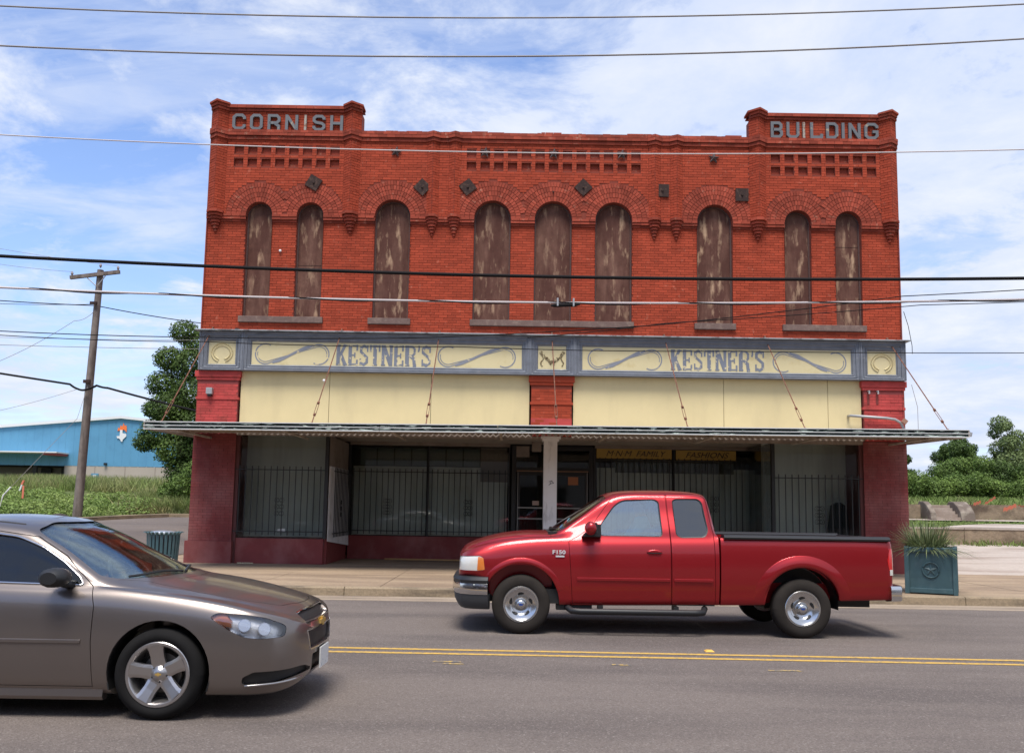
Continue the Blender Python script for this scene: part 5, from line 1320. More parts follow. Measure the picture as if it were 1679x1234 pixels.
def wheel(root, x, y, R, w, side, kind, tyre_m, rim_m, rr):
    """side: +1 outer face towards +y"""
    g = []
    tp = [(rr - .004, -.30), (rr + .01, -.47), (rr + .035, -.5), ((rr + R) / 2, -.52), (R - .03, -.47), (R - .008, -.38), (R, -.25), (R, .25), (R - .008, .38), (R - .03, .47), ((rr + R) / 2, .52), (rr + .035, .5), (rr + .01, .47), (rr - .004, .30)]
    n = 48
    def lathe(prof, n=n, closed=False):
        mb = MB(); mb.loft([[(r * cos(2 * pi * k / n), yy, r * sin(2 * pi * k / n)) for r, yy in prof] for k in range(n)] + [[(r, yy, 0) for r, yy in prof]], closed, False); return mb
    T = Matrix.Translation((x, y, R)) @ Matrix.Rotation(0, 4, 'Y')
    if side < 0: T = T @ Matrix.Scale(-1, 4, (0, 1, 0))
    def put(mb, name, m, par, **k):
        mb.rot(T); return mb.build(name, m, par, origin=(x, y, R) , **k)
    ty = put(lathe([(r, yy * w) for r, yy in tp]), 'tyre', tyre_m, root, smooth=True, sharp=60)
    # tread grooves
    for gy in (-.2, 0, .2):
        put(lathe([(R + .0015, (gy - .02) * w), (R + .0015, (gy + .02) * w)]), 'tread_groove', m_black, ty)
    barrel = [(rr + .012, .47 * w), (rr + .006, .495 * w), (rr - .012, .49 * w), (rr - .022, .44 * w), (rr - .035, .2 * w), (rr - .04, -.45 * w), (rr, -.48 * w)]
    rim = put(lathe(barrel), 'rim', rim_m, root, smooth=True, sharp=40)
    put(lathe([(.02, .02 * w), (.14, .0 * w), (.15, -.1 * w)]), 'brake_disc', mat('brake_steel', (.16, .15, .14), .45, .8), rim)
    put(lathe([(.001, -.12 * w), (rr - .03, -.12 * w)]), 'backing_plate', m_black, rim)
    if kind == 'five':
        for k in range(5):
            a = 2 * pi * k / 5 + .45; mb = MB()
            c, s_ = cos(a), sin(a)
            def Q(r, t, yy): return (r * c - t * s_, yy * w, r * s_ + t * c)
            secs = []
            for r, hw_, yy, dp in ((.03, .055, .27, .12), (.07, .052, .29, .12), (.12, .048, .35, .14), (.17, .052, .42, .16), (rr - .016, .064, .47, .2)):
                secs.append([Q(r, -hw_, yy - dp), Q(r, -hw_, yy), Q(r, -hw_ * .55, yy + .03), Q(r, hw_ * .55, yy + .03), Q(r, hw_, yy), Q(r, hw_, yy - dp)])
            mb.loft(secs); put(mb, 'spoke', rim_m, rim, bevel=0)
            for dd in (-.30, .30):   # webs either side near the rim
                pass
        put(lathe([(.001, .40 * w), (.03, .40 * w), (.038, .36 * w), (.06, .31 * w), (.075, .22 * w)], 24), 'hub_cap', rim_m, rim, smooth=True)
        bt = MB().box(-.022, .022, .405 * w, .412 * w, -.006, .006).box(-.008, .008, .405 * w, .4125 * w, -.012, .012); put(bt, 'emblem', mat('gold_badge', (.55, .36, .10), .4, .5), rim)
        for k in range(5):
            a = 2 * pi * k / 5 + .45 + pi / 5; put(MB().sphere((.055 * cos(a), .30 * w, .055 * sin(a)), .009, 6, 4), 'lug_nut', m_black, rim)
    else:
        prof = [(.001, .30), (.03, .30), (.07, .26), (.10, .22), (.135, .30), (rr - .03, .40), (rr - .018, .46)]
        # dish with five slots
        mb = MB(); nn = 100; rad = [.075, .10, .118, .134, .150, .166, rr - .028, rr - .016]; yy = [.26, .27, .32, .36, .38, .40, .44, .47]
        V_ = [(r * cos(2 * pi * k / nn), q * w, r * sin(2 * pi * k / nn)) for k in range(nn) for r, q in zip(rad, yy)]
        F_ = []; m8 = len(rad)
        for k in range(nn):
            ph = (k % 20)
            for j in range(m8 - 1):
                F_.append((k * m8 + j, k * m8 + j + 1, ((k + 1) % nn) * m8 + j + 1, ((k + 1) % nn) * m8 + j))
        mb.add(V_, F_); put(mb, 'dish', rim_m, rim, smooth=True, sharp=40)
        for k in range(5):
            th = 2 * pi * k / 5 + .3; pl_ = []
            for t in np.linspace(0, 2 * pi, 25)[:-1]:
                u, v = cos(t), sin(t); a = th + .30 * u; r_ = .133 + .017 * v * (1 - .35 * u) + .006 * u; pl_.append((r_ * cos(a), float(np.interp(r_, rad, yy)) * w + .0025, r_ * sin(a)))
            c_ = (.133 * cos(th), float(np.interp(.133, rad, yy)) * w + .0025, .133 * sin(th))
            put(MB().add(pl_ + [c_], [(i, (i + 1) % 24, 24) for i in range(24)]), 'slot', m_black, rim)
        put(lathe([(.001, .50 * w), (.045, .49 * w), (.058, .45 * w), (.066, .30 * w), (.08, .26 * w)], 28), 'hub_cap', rim_m, rim, smooth=True, sharp=45)
        put(MB().prism([(.03 * cos(a), .014 * sin(a)) for a in np.linspace(0, 2 * pi, 16)[:-1]], 'y', .50 * w, .507 * w), 'emblem', mat('badge_blue', (.02, .05, .2), .3), rim)
    return ty
def sweepbar(path, prof, close=True):
    """path in plan (x,y); prof (outward offset, z)"""
    P = [Vector(p) for p in path]; secs = []
    for i, p in enumerate(P):
        d = (P[min(i + 1, len(P) - 1)] - P[max(i - 1, 0)]).normalized(); nn = Vector((d.y, -d.x))
        secs.append([(p.x + nn.x * o, p.y + nn.y * o, z) for o, z in prof])
    return MB().loft(secs, close, close)
def person(name, loc, facing, shirt, label, par_mats=None):
    """seated driver: hips at loc, facing +x"""
    V = [(0, 0, 0), (-.04, 0, .18), (-.08, 0, .36), (-.09, 0, .50), (-.07, 0, .58), (-.04, 0, .66), (-.035, 0, .76),
         (-.08, .19, .46), (.10, .26, .26), (.34, .20, .30), (-.08, -.19, .46), (.10, -.26, .26), (.34, -.20, .30),
         (.10, .10, -.01), (.44, .13, .06), (.62, .13, -.32), (.10, -.10, -.01), (.44, -.13, .06), (.62, -.13, -.32), (.74, .13, -.34), (.74, -.13, -.34), (.40, .17, .31), (.40, -.17, .31)]
    E_ = [(0, 1), (1, 2), (2, 3), (3, 4), (4, 5), (5, 6), (3, 7), (7, 8), (8, 9), (3, 10), (10, 11), (11, 12), (0, 13), (13, 14), (14, 15), (0, 16), (16, 17), (17, 18), (15, 19), (18, 20), (9, 21), (12, 22)]
    Rr = [.16, .15, .16, .13, .06, .085, .09, .075, .05, .04, .075, .05, .04, .10, .075, .05, .10, .075, .05, .04, .04, .035, .035]
    me = bpy.data.meshes.new('person'); me.from_pydata(V, E_, []); o = tmp(me)
    mod = o.modifiers.new('s', 'SKIN'); 
    for i, r in enumerate(Rr): o.data.skin_vertices[0].data[i].radius = (r, r)
    o.data.skin_vertices[0].data[0].use_root = True
    o.modifiers.new('u', 'SUBSURF').levels = 2
    bpy.context.view_layer.update(); m2 = evalmesh(o); bpy.data.objects.remove(o)
    root = empty(name, (0, 0, 0), label, 'person')
    sk = mat('skin', (.42, .22, .15), .6); pn = mat('trousers', (.05, .06, .09), .9)
    m2.materials.clear()
    for mm in (shirt, sk, pn): m2.materials.append(mm)
    for p in m2.polygons:
        c = p.center; p.use_smooth = True
        p.material_index = 1 if (c.z > .565 or (c.x > .12 and c.z > .2)) else (2 if c.z < .06 else 0)
    b = addobj('body', m2, (0, 0, 0), root)
    MB().sphere((-.06, 0, .80), (.105, .092, .075), 12, 8).sphere((-.10, 0, .73), (.07, .09, .09), 12, 8).build('hair', mat('hair_dark', (.03, .02, .015), .7), b, smooth=True)
    mb = MB().sphere((.055, 0, .70), (.022, .014, .022), 8, 6)
    mb.sphere((-.035, .092, .71), (.018, .01, .028), 6, 5).sphere((-.035, -.092, .71), (.018, .01, .028), 6, 5).build('nose_and_ears', sk, b, smooth=True)
    MB().sphere((.042, .032, .735), .012, 6, 5).sphere((.042, -.032, .735), .012, 6, 5).build('eyes', m_black, b)
    # hands on the wheel: palm and five fingers each
    for s in (-1, 1):
        mb = MB().sphere((.44, s * .165, .32), (.045, .022, .038), 8, 6)
        for k in range(4):
            z = .345 - k * .017; mb.tube([(.46, s * .17, z), (.50, s * .165, z + .003), (.515, s * .15, z), (.505, s * .135, z - .002)], [.0085, .0085, .008, .006], 6)
        mb.tube([(.44, s * .15, .345), (.47, s * .135, .365), (.495, s * .13, .362)], [.011, .01, .007], 6)
        mb.build('hand', sk, b, smooth=True)
    root.rotation_euler = (0, 0, facing); root.location = loc
    return root

m_tyre = mat('tyre_rubber', (.011, .0105, .0105), .9, spec=.15, var=.15, vscale=6, obj=False)
m_tyreb = mat('tyre_dusty', (.026, .022, .019), .95, spec=.15, var=.15, vscale=6)
m_plast = mat('black_plastic', (.011, .011, .012), .5)
m_chrome = mat('chrome', (.62, .62, .63), .12, 1.0)
m_alloy = mat('silver_alloy', (.42, .40, .39), .28, .9)
m_alloy2 = mat('bright_alloy', (.52, .52, .52), .22, .95)
m_lens = glassmat('clear_lens', (.96, .96, .97), .03, 2.2)
m_reflector = mat('lamp_reflector', (.80, .80, .79), .38, .6, obj=True, bump=.3, bscale=22, bdist=.015)
m_lens2 = mat('hazed_lens', (.62, .60, .55), .2, .0, coat=1.0, obj=True)
m_amb = mat('amber_lens', (.60, .17, .03), .2, coat=1.0)
m_redl = mat('red_lens', (.50, .012, .012), .15, coat=1.0)
m_carglass = glassmat('car_glass', (.86, .92, .88), .015, .75)
m_tint = glassmat('tinted_glass', (.10, .11, .12), .015, 3.5)
m_sideg = glassmat('side_glass_light', (.72, .82, .79), .03, 6.0)
m_seat = mat('seat_fabric', (.34, .29, .22), .9)
m_int = mat('car_interior', (.13, .115, .10), .85)

# ---------------- sedan: origin under the front wheel centre, forward +x
def build_sedan():
    root = empty('sedan', (0, 0, 0), 'grey-brown four-door sedan cut by the left edge, driving right in the near lane', 'car')
    X = [-3.84, -3.80, -3.70, -3.4, -2.8, -1.4, 0, .4, .62, .78, .88, .95, .985, 1.0]
    w_ = lambda x: interp(X, [.60, .70, .80, .865, .888, .892, .892, .885, .862, .800, .70, .52, .32, .16], x)
    zl = lambda x: interp(X, [.46, .38, .32, .25, .19, .17, .165, .165, .165, .17, .19, .23, .30, .38], x)
    zb = lambda x: interp([-3.84, -3.7, -3.4, -2.9, -2.3, -1.4, -.5, 0, .4, .7, .85, .95, 1.0], [.78, .90, .985, 1.0, .975, .94, .915, .872, .815, .745, .70, .64, .54], x)
    zt = lambda x: interp([-3.84, -3.75, -3.55, -3.2, -2.95, -2.35, -1.9, -1.5, -1.15, -.9, -.5, -.12, .1, .4, .7, .85, .95, 1.0],
                          [.80, .95, 1.05, 1.10, 1.15, 1.375, 1.44, 1.452, 1.43, 1.355, 1.165, .985, .952, .895, .825, .775, .705, .58], x)
    zr = lambda x: interp([-3.84, -3.7, -3.4, -3.0, -2.6, -2.1, -1.6, -1.2, -.9, -.65, -.48, -.12, .1, .4, .7, .85, .95, 1.0],
                          [.79, .92, 1.02, 1.05, 1.19, 1.335, 1.375, 1.335, 1.20, 1.045, .955, .925, .905, .855, .785, .735, .67, .56], x)
    yr = lambda x: interp([-3.84, -3.7, -3.3, -3.0, -2.5, -1.6, -1.2, -.9, -.65, -.48, 0, .5, .8, .95, 1.0], [.35, .55, .66, .69, .645, .60, .625, .69, .755, .775, .70, .61, .50, .30, .09], x)
    def fn(x):
        w, l, b, t, r, y = [float(f(x)) for f in (w_, zl, zb, zt, zr, yr)]
        m = (l + b) / 2
        return [(0, l), (w * .55, l), (w - .10 * min(1, w), l + .005), (w - .03, l + .06 * (b - l) / .7), (w - .010, l + .24 * (b - l)), (w, l + .50 * (b - l)), (w - .004, l + .66 * (b - l)), (w - .018, l + .84 * (b - l)), (w - .045, l + .95 * (b - l)),
                (w - .085 if w > .5 else w * .84, b + .012), ((w - .085) * .45 + y * .55 if w > .5 else (w * .84 + y) / 2, b * .42 + r * .58), (y, r), (y * .62, t - (t - r) * .30), (y * .3, t - (t - r) * .07), (0, t)]
    xs = sorted(set([round(float(v), 4) for v in list(np.linspace(-3.84, -3.4, 8)) + list(np.linspace(-3.4, .4, 46)) + list(np.linspace(.4, .9, 12)) + [.93, .955, .975, .988, .996, 1.0]]))
    B = Body(fn, xs, 4)
    full = B.mesh.copy()
    paint = mat('warm_grey_paint', (.185, .157, .142), .33, .80, coat=.7)
    cab = B.inset(.04, -3.0, -.25, .45)
    body = boolean(full, cab, 'DIFFERENCE')
    R = .325
    # wheel housings
    for xw in (0.0, -2.852):
        for s in (-1, 1):
            c = [(xw + .372 * cos(a), R + .012 + .372 * sin(a)) for a in np.linspace(0, 2 * pi, 41)[:-1]]
            body = boolean(body, pr(c, 'y', s * .58, s * 1.1), 'DIFFERENCE')
    side = rounded([(-.62, .945), (-.66, 1.0), (-.80, 1.105), (-1.0, 1.215), (-1.2, 1.285), (-1.6, 1.325), (-2.1, 1.285), (-2.55, 1.12), (-2.72, 1.01), (-2.0, .985), (-1.2, .958)], .05, 3)
    ws = rounded([(-.73, .985), (.73, .985), (.60, 1.335), (.35, 1.395), (-.35, 1.395), (-.60, 1.335)], .07, 4)
    rw = rounded([(-.62, 1.09), (.62, 1.09), (.54, 1.33), (-.54, 1.33)], .07, 4)
    cuts = [('side_glass', pr(side, 'y', -1.1, -.52)), ('side_glass', pr(side, 'y', .52, 1.1)), ('windscreen', pr(ws, 'x', -1.22, .1)), ('rear_screen', pr(rw, 'x', -3.2, -2.25))]
    shell = boolean(B.inset(.010, -3.2, -.05, .40), B.inset(.018, -3.19, -.06, .41), 'DIFFERENCE')
    for nm, c in cuts:
        body = boolean(body, c.copy(), 'DIFFERENCE')
        g = boolean(shell.copy(), solid(c, .012), 'INTERSECT')
        B.finish(g, nm, m_carglass if nm == 'windscreen' else glassmat('side_tint', (.17, .20, .19), .015, 1.4), root, flat=.6 if nm == 'side_glass' else 0)
    # lamps, grille, lower intakes cut out and set back
    def inlay(nm, cutters, m, d=-.006, keep=.02, par=root):
        nonlocal body
        out = []
        for c in cutters:
            body = boolean(body, c.copy(), 'DIFFERENCE')
            p = boolean(solid(full, max(d, -.006)), solid(c, -.003), 'INTERSECT')
            if d < -.01:
                yc = sum(v.co.y for v in p.vertices) / len(p.vertices)
                p.transform(Matrix.Translation((d * .8, 0 if abs(yc) < .2 else d * (1 if yc > 0 else -1), 0)))
            out.append(B.finish(p, nm, m, par))
        return out
    lamp = rounded([(.345, .735), (.40, .768), (.60, .752), (.74, .725), (.84, .68), (.868, .655), (.868, .585), (.72, .578), (.60, .592), (.47, .655)], .03, 3)
    L = []
    for s in (-1, 1):
        L += inlay('headlight', [pr(lamp, 'y', s * .47, s * 1.1)], m_reflector, -.045)
        p = boolean(full.copy(), solid(pr(lamp, 'y', s * .47, s * 1.1), -.004), 'INTERSECT'); B.finish(p, 'lens', m_lens, L[-1])
    for s, lo in zip((-1, 1), L):
        am = [(.35, .732), (.44, .765), (.50, .70), (.50, .66), (.46, .668)]
        p = boolean(solid(full, -.025), pr(am, 'y', s * .6, s * 1.1), 'INTERSECT'); B.finish(p, 'indicator', m_amb, lo)
        for (xx, zz, yy) in ((.60, .68, .80), (.74, .65, .72)):
            h = B.bvh.ray_cast(Vector((xx, s * 2, zz)), Vector((0, -s, 0)), 2); nn_ = h[1]; c0 = h[0] - nn_ * .045
            aa = nn_.cross(Vector((0, 0, 1))).normalized(); bb_ = nn_.cross(aa)
            MB().loft([[tuple(c0 + nn_ * d_ + (aa * cos(t) + bb_ * sin(t)) * r_) for t in np.linspace(0, 2 * pi, 19)[:-1]] for d_, r_ in ((.03, .048), (.03, .043), (.015, .036), (.004, .018), (.004, .001))]).build('lamp_bowl', m_chrome, lo, smooth=True, sharp=50)
    g1 = inlay('upper_grille', [pr(rounded([(-.40, .655), (.40, .655), (.43, .715), (.30, .735), (-.30, .735), (-.43, .715)], .02), 'x', .6, 1.2)], m_black, -.02)[0]
    g2 = inlay('lower_grille', [pr(rounded([(-.36, .45), (.36, .45), (.41, .585), (-.41, .585)], .025), 'x', .6, 1.2)], m_black, -.025)[0]
    inlay('intake', [pr(rounded([(.60, .255), (.60, .305), (.68, .345), (.96, .345), (.99, .29), (.80, .255)], .02), 'y', -1.1, -.33)], m_plast, -.03)
    inlay('intake', [pr(rounded([(.60, .255), (.60, .305), (.68, .345), (.96, .345), (.99, .29), (.80, .255)], .02), 'y', .33, 1.1)], m_plast, -.03)
    inlay('centre_intake', [pr(rounded([(-.30, .26), (.30, .26), (.30, .40), (-.30, .40)], .02), 'x', .7, 1.2)], m_plast, -.03)
    # bright edges of the grille
    fx = lambda y: float(interp([0, .16, .32, .52, .70, .80, .862], [1.0, 1.0, .985, .95, .88, .78, .62], abs(y)))
    def strip(y0, y1, z0, z1, hh, m, nm, par, off=.004, n=14):
        secs = []
        for k in range(n + 1):
            t = k / n; y = y0 + (y1 - y0) * t; z = z0 + (z1 - z0) * t; xx = fx(y) + off - .18 * max(0, z - .52) ** 1.3 * 2
            secs.append([(xx, y, z - hh), (xx + .006, y, z), (xx, y, z + hh), (xx - .05, y, z + hh), (xx - .05, y, z - hh)])
        return MB().loft(secs).build(nm, m, par, smooth=True, sharp=40)
    B_ = B.bvh
    def nose(y, z):
        h = B_.ray_cast(Vector((2, y, z)), Vector((-1, 0, 0)), 4); return h[0].x if h[0] else .9
    def fstrip(pts, hh, m, nm, par, off=.006):
        secs = []
        for y, z in pts:
            xx = nose(y, z) + off; secs.append([(xx - .02, y, z - hh), (xx, y, z - hh * .6), (xx, y, z + hh * .6), (xx - .02, y, z + hh)])
        return MB().loft(secs).build(nm, m, par, smooth=True, sharp=50)
    L_ = np.linspace
    fstrip([(y, .648) for y in L_(-.41, .41, 20)], .007, m_chrome, 'bright_strip', g1); fstrip([(y, .742 - .02 * (abs(y) / .42) ** 3) for y in L_(-.42, .42, 20)], .006, m_chrome, 'bright_strip', g1)
    fstrip([(y, .592) for y in L_(-.41, .41, 20)], .008, m_chrome, 'bright_strip', g2); fstrip([(y, .443) for y in L_(-.36, .36, 20)], .007, m_chrome, 'bright_strip', g2)
    for s in (-1, 1): fstrip([(s * (.365 + .05 * t), .45 + .14 * t) for t in L_(0, 1, 6)], .012, m_chrome, 'bright_strip', g2)
    for s in (-1, 1):
        pts = []
        for t in L_(0, 1, 12):
            h = B_.ray_cast(Vector((.62 + .33 * t, s * 2, .248 + .012 * t)), Vector((0, -s, 0)), 2)
            if h[0]: pts.append(h[0] + h[1] * .003)
        if len(pts) > 3: MB().tube(pts, .009, 6).build('bright_strip', m_alloy, root, smooth=True)
    xe = nose(0, .62) + .002
    bt = MB().prism([(-.085, -.015), (-.03, -.015), (-.025, -.035), (.04, -.035), (.035, -.015), (.09, -.015), (.085, .015), (.03, .015), (.025, .035), (-.04, .035), (-.035, .015), (-.09, .015)], 'x', xe - .01, xe + .015)
    for i in range(len(bt.v)): bt.v[i] = (bt.v[i][0], bt.v[i][1], bt.v[i][2] + .62)
    bt.build('emblem', mat('gold_badge', (.55, .36, .10), .4, .5), g1)
    xp = max(nose(0, z) for z in (.26, .3, .36, .43)) + .012
    plt = MB().box(xp, xp + .01, -.155, .155, .265, .425).build('number_plate', mat('plate_white', (.62, .62, .60), .6, col2=(.25, .27, .35), scale=30, lo=.6, hi=.66, obj=True), root)
    # doors and bonnet cut free of the body with a fine gap all round
    def panel(nm, c, cbig):
        nonlocal body
        p = boolean(body.copy(), c, 'INTERSECT'); body = boolean(body, cbig, 'DIFFERENCE'); return B.finish(p, nm, paint, root)
    dpoly = [(-.475, .235), (-.50, .55), (-.50, .80), (-.545, .935), (-.80, 1.15), (-1.05, 1.285), (-1.50, 1.345), (-1.53, 1.0), (-1.52, .235)]
    dp2 = [(-1.53, .235), (-1.54, 1.0), (-1.51, 1.345), (-2.0, 1.335), (-2.45, 1.19), (-2.62, 1.02), (-2.60, .85), (-2.40, .60), (-2.36, .235)]
    def grow(poly, d):
        c = Vector((sum(p[0] for p in poly) / len(poly), sum(p[1] for p in poly) / len(poly))); out = []
        P = [Vector(p) for p in poly]; ar = sum(P[i - 1].x * P[i].y - P[i].x * P[i - 1].y for i in range(len(P)))
        for i in range(len(P)):
            a = (P[i] - P[i - 1]).normalized(); b = (P[(i + 1) % len(P)] - P[i]).normalized(); n1 = Vector((a.y, -a.x)); n2 = Vector((b.y, -b.x)); n_ = (n1 + n2)
            n_ = n_.normalized() if n_.length > 1e-6 else n1
            out.append(tuple(P[i] + n_ * d * (1 if ar > 0 else -1)))
        return out
    doors = []
    for s in (-1, 1):
        for poly in (dpoly, dp2):
            doors.append((s, panel('door', pr(grow(poly, -.0), 'y', s * .55, s * 1.1), pr(grow(poly, .006), 'y', s * .55, s * 1.1))))
    for (s, d), hx in zip(doors, (-1.40, -2.38, -1.40, -2.38)):
        MB().tube([(hx - .10, s * .885, .80), (hx - .08, s * .915, .805), (hx + .08, s * .915, .805), (hx + .10, s * .885, .80)], .014, 8).build('handle', paint, d, smooth=True)
        mx0, mx1 = (-1.50, -.57) if hx > -2 else (-2.32, -1.56)
        MB().loft([[(x, s * .885, .535), (x, s * .902, .54), (x, s * .902, .565), (x, s * .885, .57)] for x in (mx0, mx1)]).build('side_moulding', paint, d, bevel=.003)
    bon = [(-.40, -.70), (-.20, -.60), (-.06, -.30), (-.03, 0), (-.06, .30), (-.20, .60), (-.40, .70), (.2, .66), (.55, .58), (.76, .44), (.83, .2), (.845, 0), (.83, -.2), (.76, -.44), (.55, -.58), (.2, -.66)]
    bon = sorted(bon, key=lambda p: math.atan2(p[1], p[0] - .2))
    panel('bonnet', pr(bon, 'z', .60, 1.4), pr(grow(bon, .006), 'z', .60, 1.4))
    bo = B.finish(body, 'body', paint, root)
    # trim, mirrors, interior, wheels
    for s in (-1, 1):
        # bright window surround
        def sidey(x, z):
            h = B_.ray_cast(Vector((x, s * 2, z)), Vector((0, -s, 0)), 2); return h[0].y if h[0] else s * .7
        tp_ = []
        for p in side + [side[0]]:
            q = Vector(p); dn = (q - Vector((-1.6, 1.08))).normalized(); a = q + dn * .008; tp_.append((a.x, sidey(a.x, a.y) + s * .001, a.y))
        MB().tube(tp_, .0085, 6, caps=False).build('window_trim', m_chrome, root, smooth=True)
        MB().box(-1.56, -1.48, s * .62 - .01, s * .62 + .01, .98, 1.31).rot(Matrix.Translation((0, s * .0, 0))).build('door_pillar', m_plast, root)
        yb = sidey(-.75, .96)
        mm = MB().loft([[(-.75 + a * .10 * q, s * (abs(yb) + .05 + d_), 1.01 + b * .072 * q) for a, b in [(cos(t), sin(t)) for t in np.linspace(0, 2 * pi, 15)[:-1]]] for q, d_ in ((.55, 0), (.9, .04), (1.0, .10), (.95, .17), (.6, .21))])
        mi_ = mm.build('mirror', m_plast, root, smooth=True, sharp=50)
        MB().tube([(-.70, s * (abs(yb) - .01), .945), (-.73, s * (abs(yb) + .09), .965)], [.035, .03], 8).build('mirror_arm', m_plast, mi_, smooth=True)
        MB().box(-.845, -.838, s * (abs(yb) + .17) - .09, s * (abs(yb) + .17) + .07, .955, 1.055).build('mirror_glass', m_chrome, mi_) if False else None
        for xw in (0, -2.852):
            wheel(root, xw, s * .785, R, .215, s, 'five', m_tyre, m_alloy, .222)
        mb = MB().loft([[(x, s * .78, .135), (x, s * .845, .135), (x, s * .862, .16), (x, s * .855, .21), (x, s * .78, .21)] for x in (-2.45, -.40)]); mb.build('sill', paint, root, smooth=True, sharp=40)
        for xw in (0, -2.852):
            mb = MB(); n = 20; a_ = np.linspace(-.35, pi + .35, n)
            mb.loft([[(xw + r * cos(a), s * y, R + .012 + r * sin(a)) for r, y in ((.371, .60), (.371, .868), (.378, .872), (.378, .60))] for a in a_], True); mb.build('wheel_liner', m_black, root)
    # seats, dash, wheel
    for sy in (-.36, .36):
        st_ = MB().loft([[(-1.55 + a, sy + b * q, z) for a, b in ((-.07, -1), (.07, -1), (.09, -.6), (.09, .6), (.07, 1), (-.07, 1))] for z, q in ((.42, .25), (.8, .25), (1.05, .22))]).build('seat', m_seat, root, bevel=.02)
        MB().box(-1.55, -1.05, sy - .24, sy + .24, .40, .55).build('cushion', m_seat, st_, bevel=.03)
        MB().box(-1.62, -1.52, sy - .13, sy + .13, 1.08, 1.26).build('headrest', m_seat, st_, bevel=.03)
    MB().box(-2.5, -2.3, -.62, .62, .45, 1.05).build('rear_seat', m_seat, root, bevel=.04)
    MB().prism([(-.75, .80), (-.70, .96), (-.45, .98), (-.12, .93), (-.12, .6), (-.75, .6)], 'y', -.68, .68).build('dashboard', m_int, root, bevel=.02)
    P = [(-.86 + .06 * cos(a) * 0 - .05 * sin(a), .37 + .185 * cos(a), .93 + .17 * sin(a)) for a in np.linspace(0, 2 * pi, 25)]
    MB().tube(P, .014, 6, caps=False).tube([(-.86, .20, .93), (-.86, .54, .93)], .012, 5).build('steering_wheel', m_black, root, smooth=True)
    # wipers
    for y0, y1 in ((-.62, .0), (.05, .66)):
        pts = []
        for t in L_(0, 1, 10):
            y = y0 + (y1 - y0) * t; z0 = .965 + .02 * sin(t * 3)
            h = B_.ray_cast(Vector((.5, y, z0 + .04)), Vector((-1, 0, 0)), 3); xx = (h[0].x if h[0] else -.2) + .015; pts.append((xx, y, z0 + .035))
        MB().tube(pts, .010, 5).build('wiper', m_black, root)
    cowl = MB().loft([[(float(interp([0, .35, .7], [-.115, -.19, -.46], abs(y))) + dx, y, float(interp([0, .35, .7], [.985, .975, .95], abs(y))) + dz) for dx, dz in ((-.05, .004), (.055, -.012), (.055, -.03), (-.05, -.03))] for y in L_(-.68, .68, 15)]).build('cowl', m_black, root, smooth=True, sharp=40)
    # roof joints and rear lamps, exhaust
    for s in (-1, 1):
        pts = []
        for x in L_(-2.3, -1.22, 14):
            h = B_.ray_cast(Vector((x, s * .53, 3)), Vector((0, 0, -1)), 4)
            if h[0]: pts.append((x, s * .53, h[0].z + .001))
        MB().tube(pts, .006, 4).build('roof_joint', m_black, bo)
        p = boolean(solid(full, .004), pr([(-3.84, .72), (-3.84, .93), (-3.58, .93), (-3.56, .80), (-3.62, .72)], 'y', s * .45, s * 1.1), 'INTERSECT'); B.finish(p, 'rear_light', m_redl, root)
    MB().box(-3.5, .6, -.7, .7, .18, .3).build('underbody', m_black, root)
    return root
sed = build_sedan()
SX, SYC = -2.53, 7.44
sed.location = (SX, SYC, 0)
m_sh = mat('driver_shirt_dark', (.10, .10, .12), .9)
person('person', (SX - 1.36, SYC + .36, .58), 0, m_sh, 'driver in a dark shirt behind the windscreen of the grey-brown sedan')

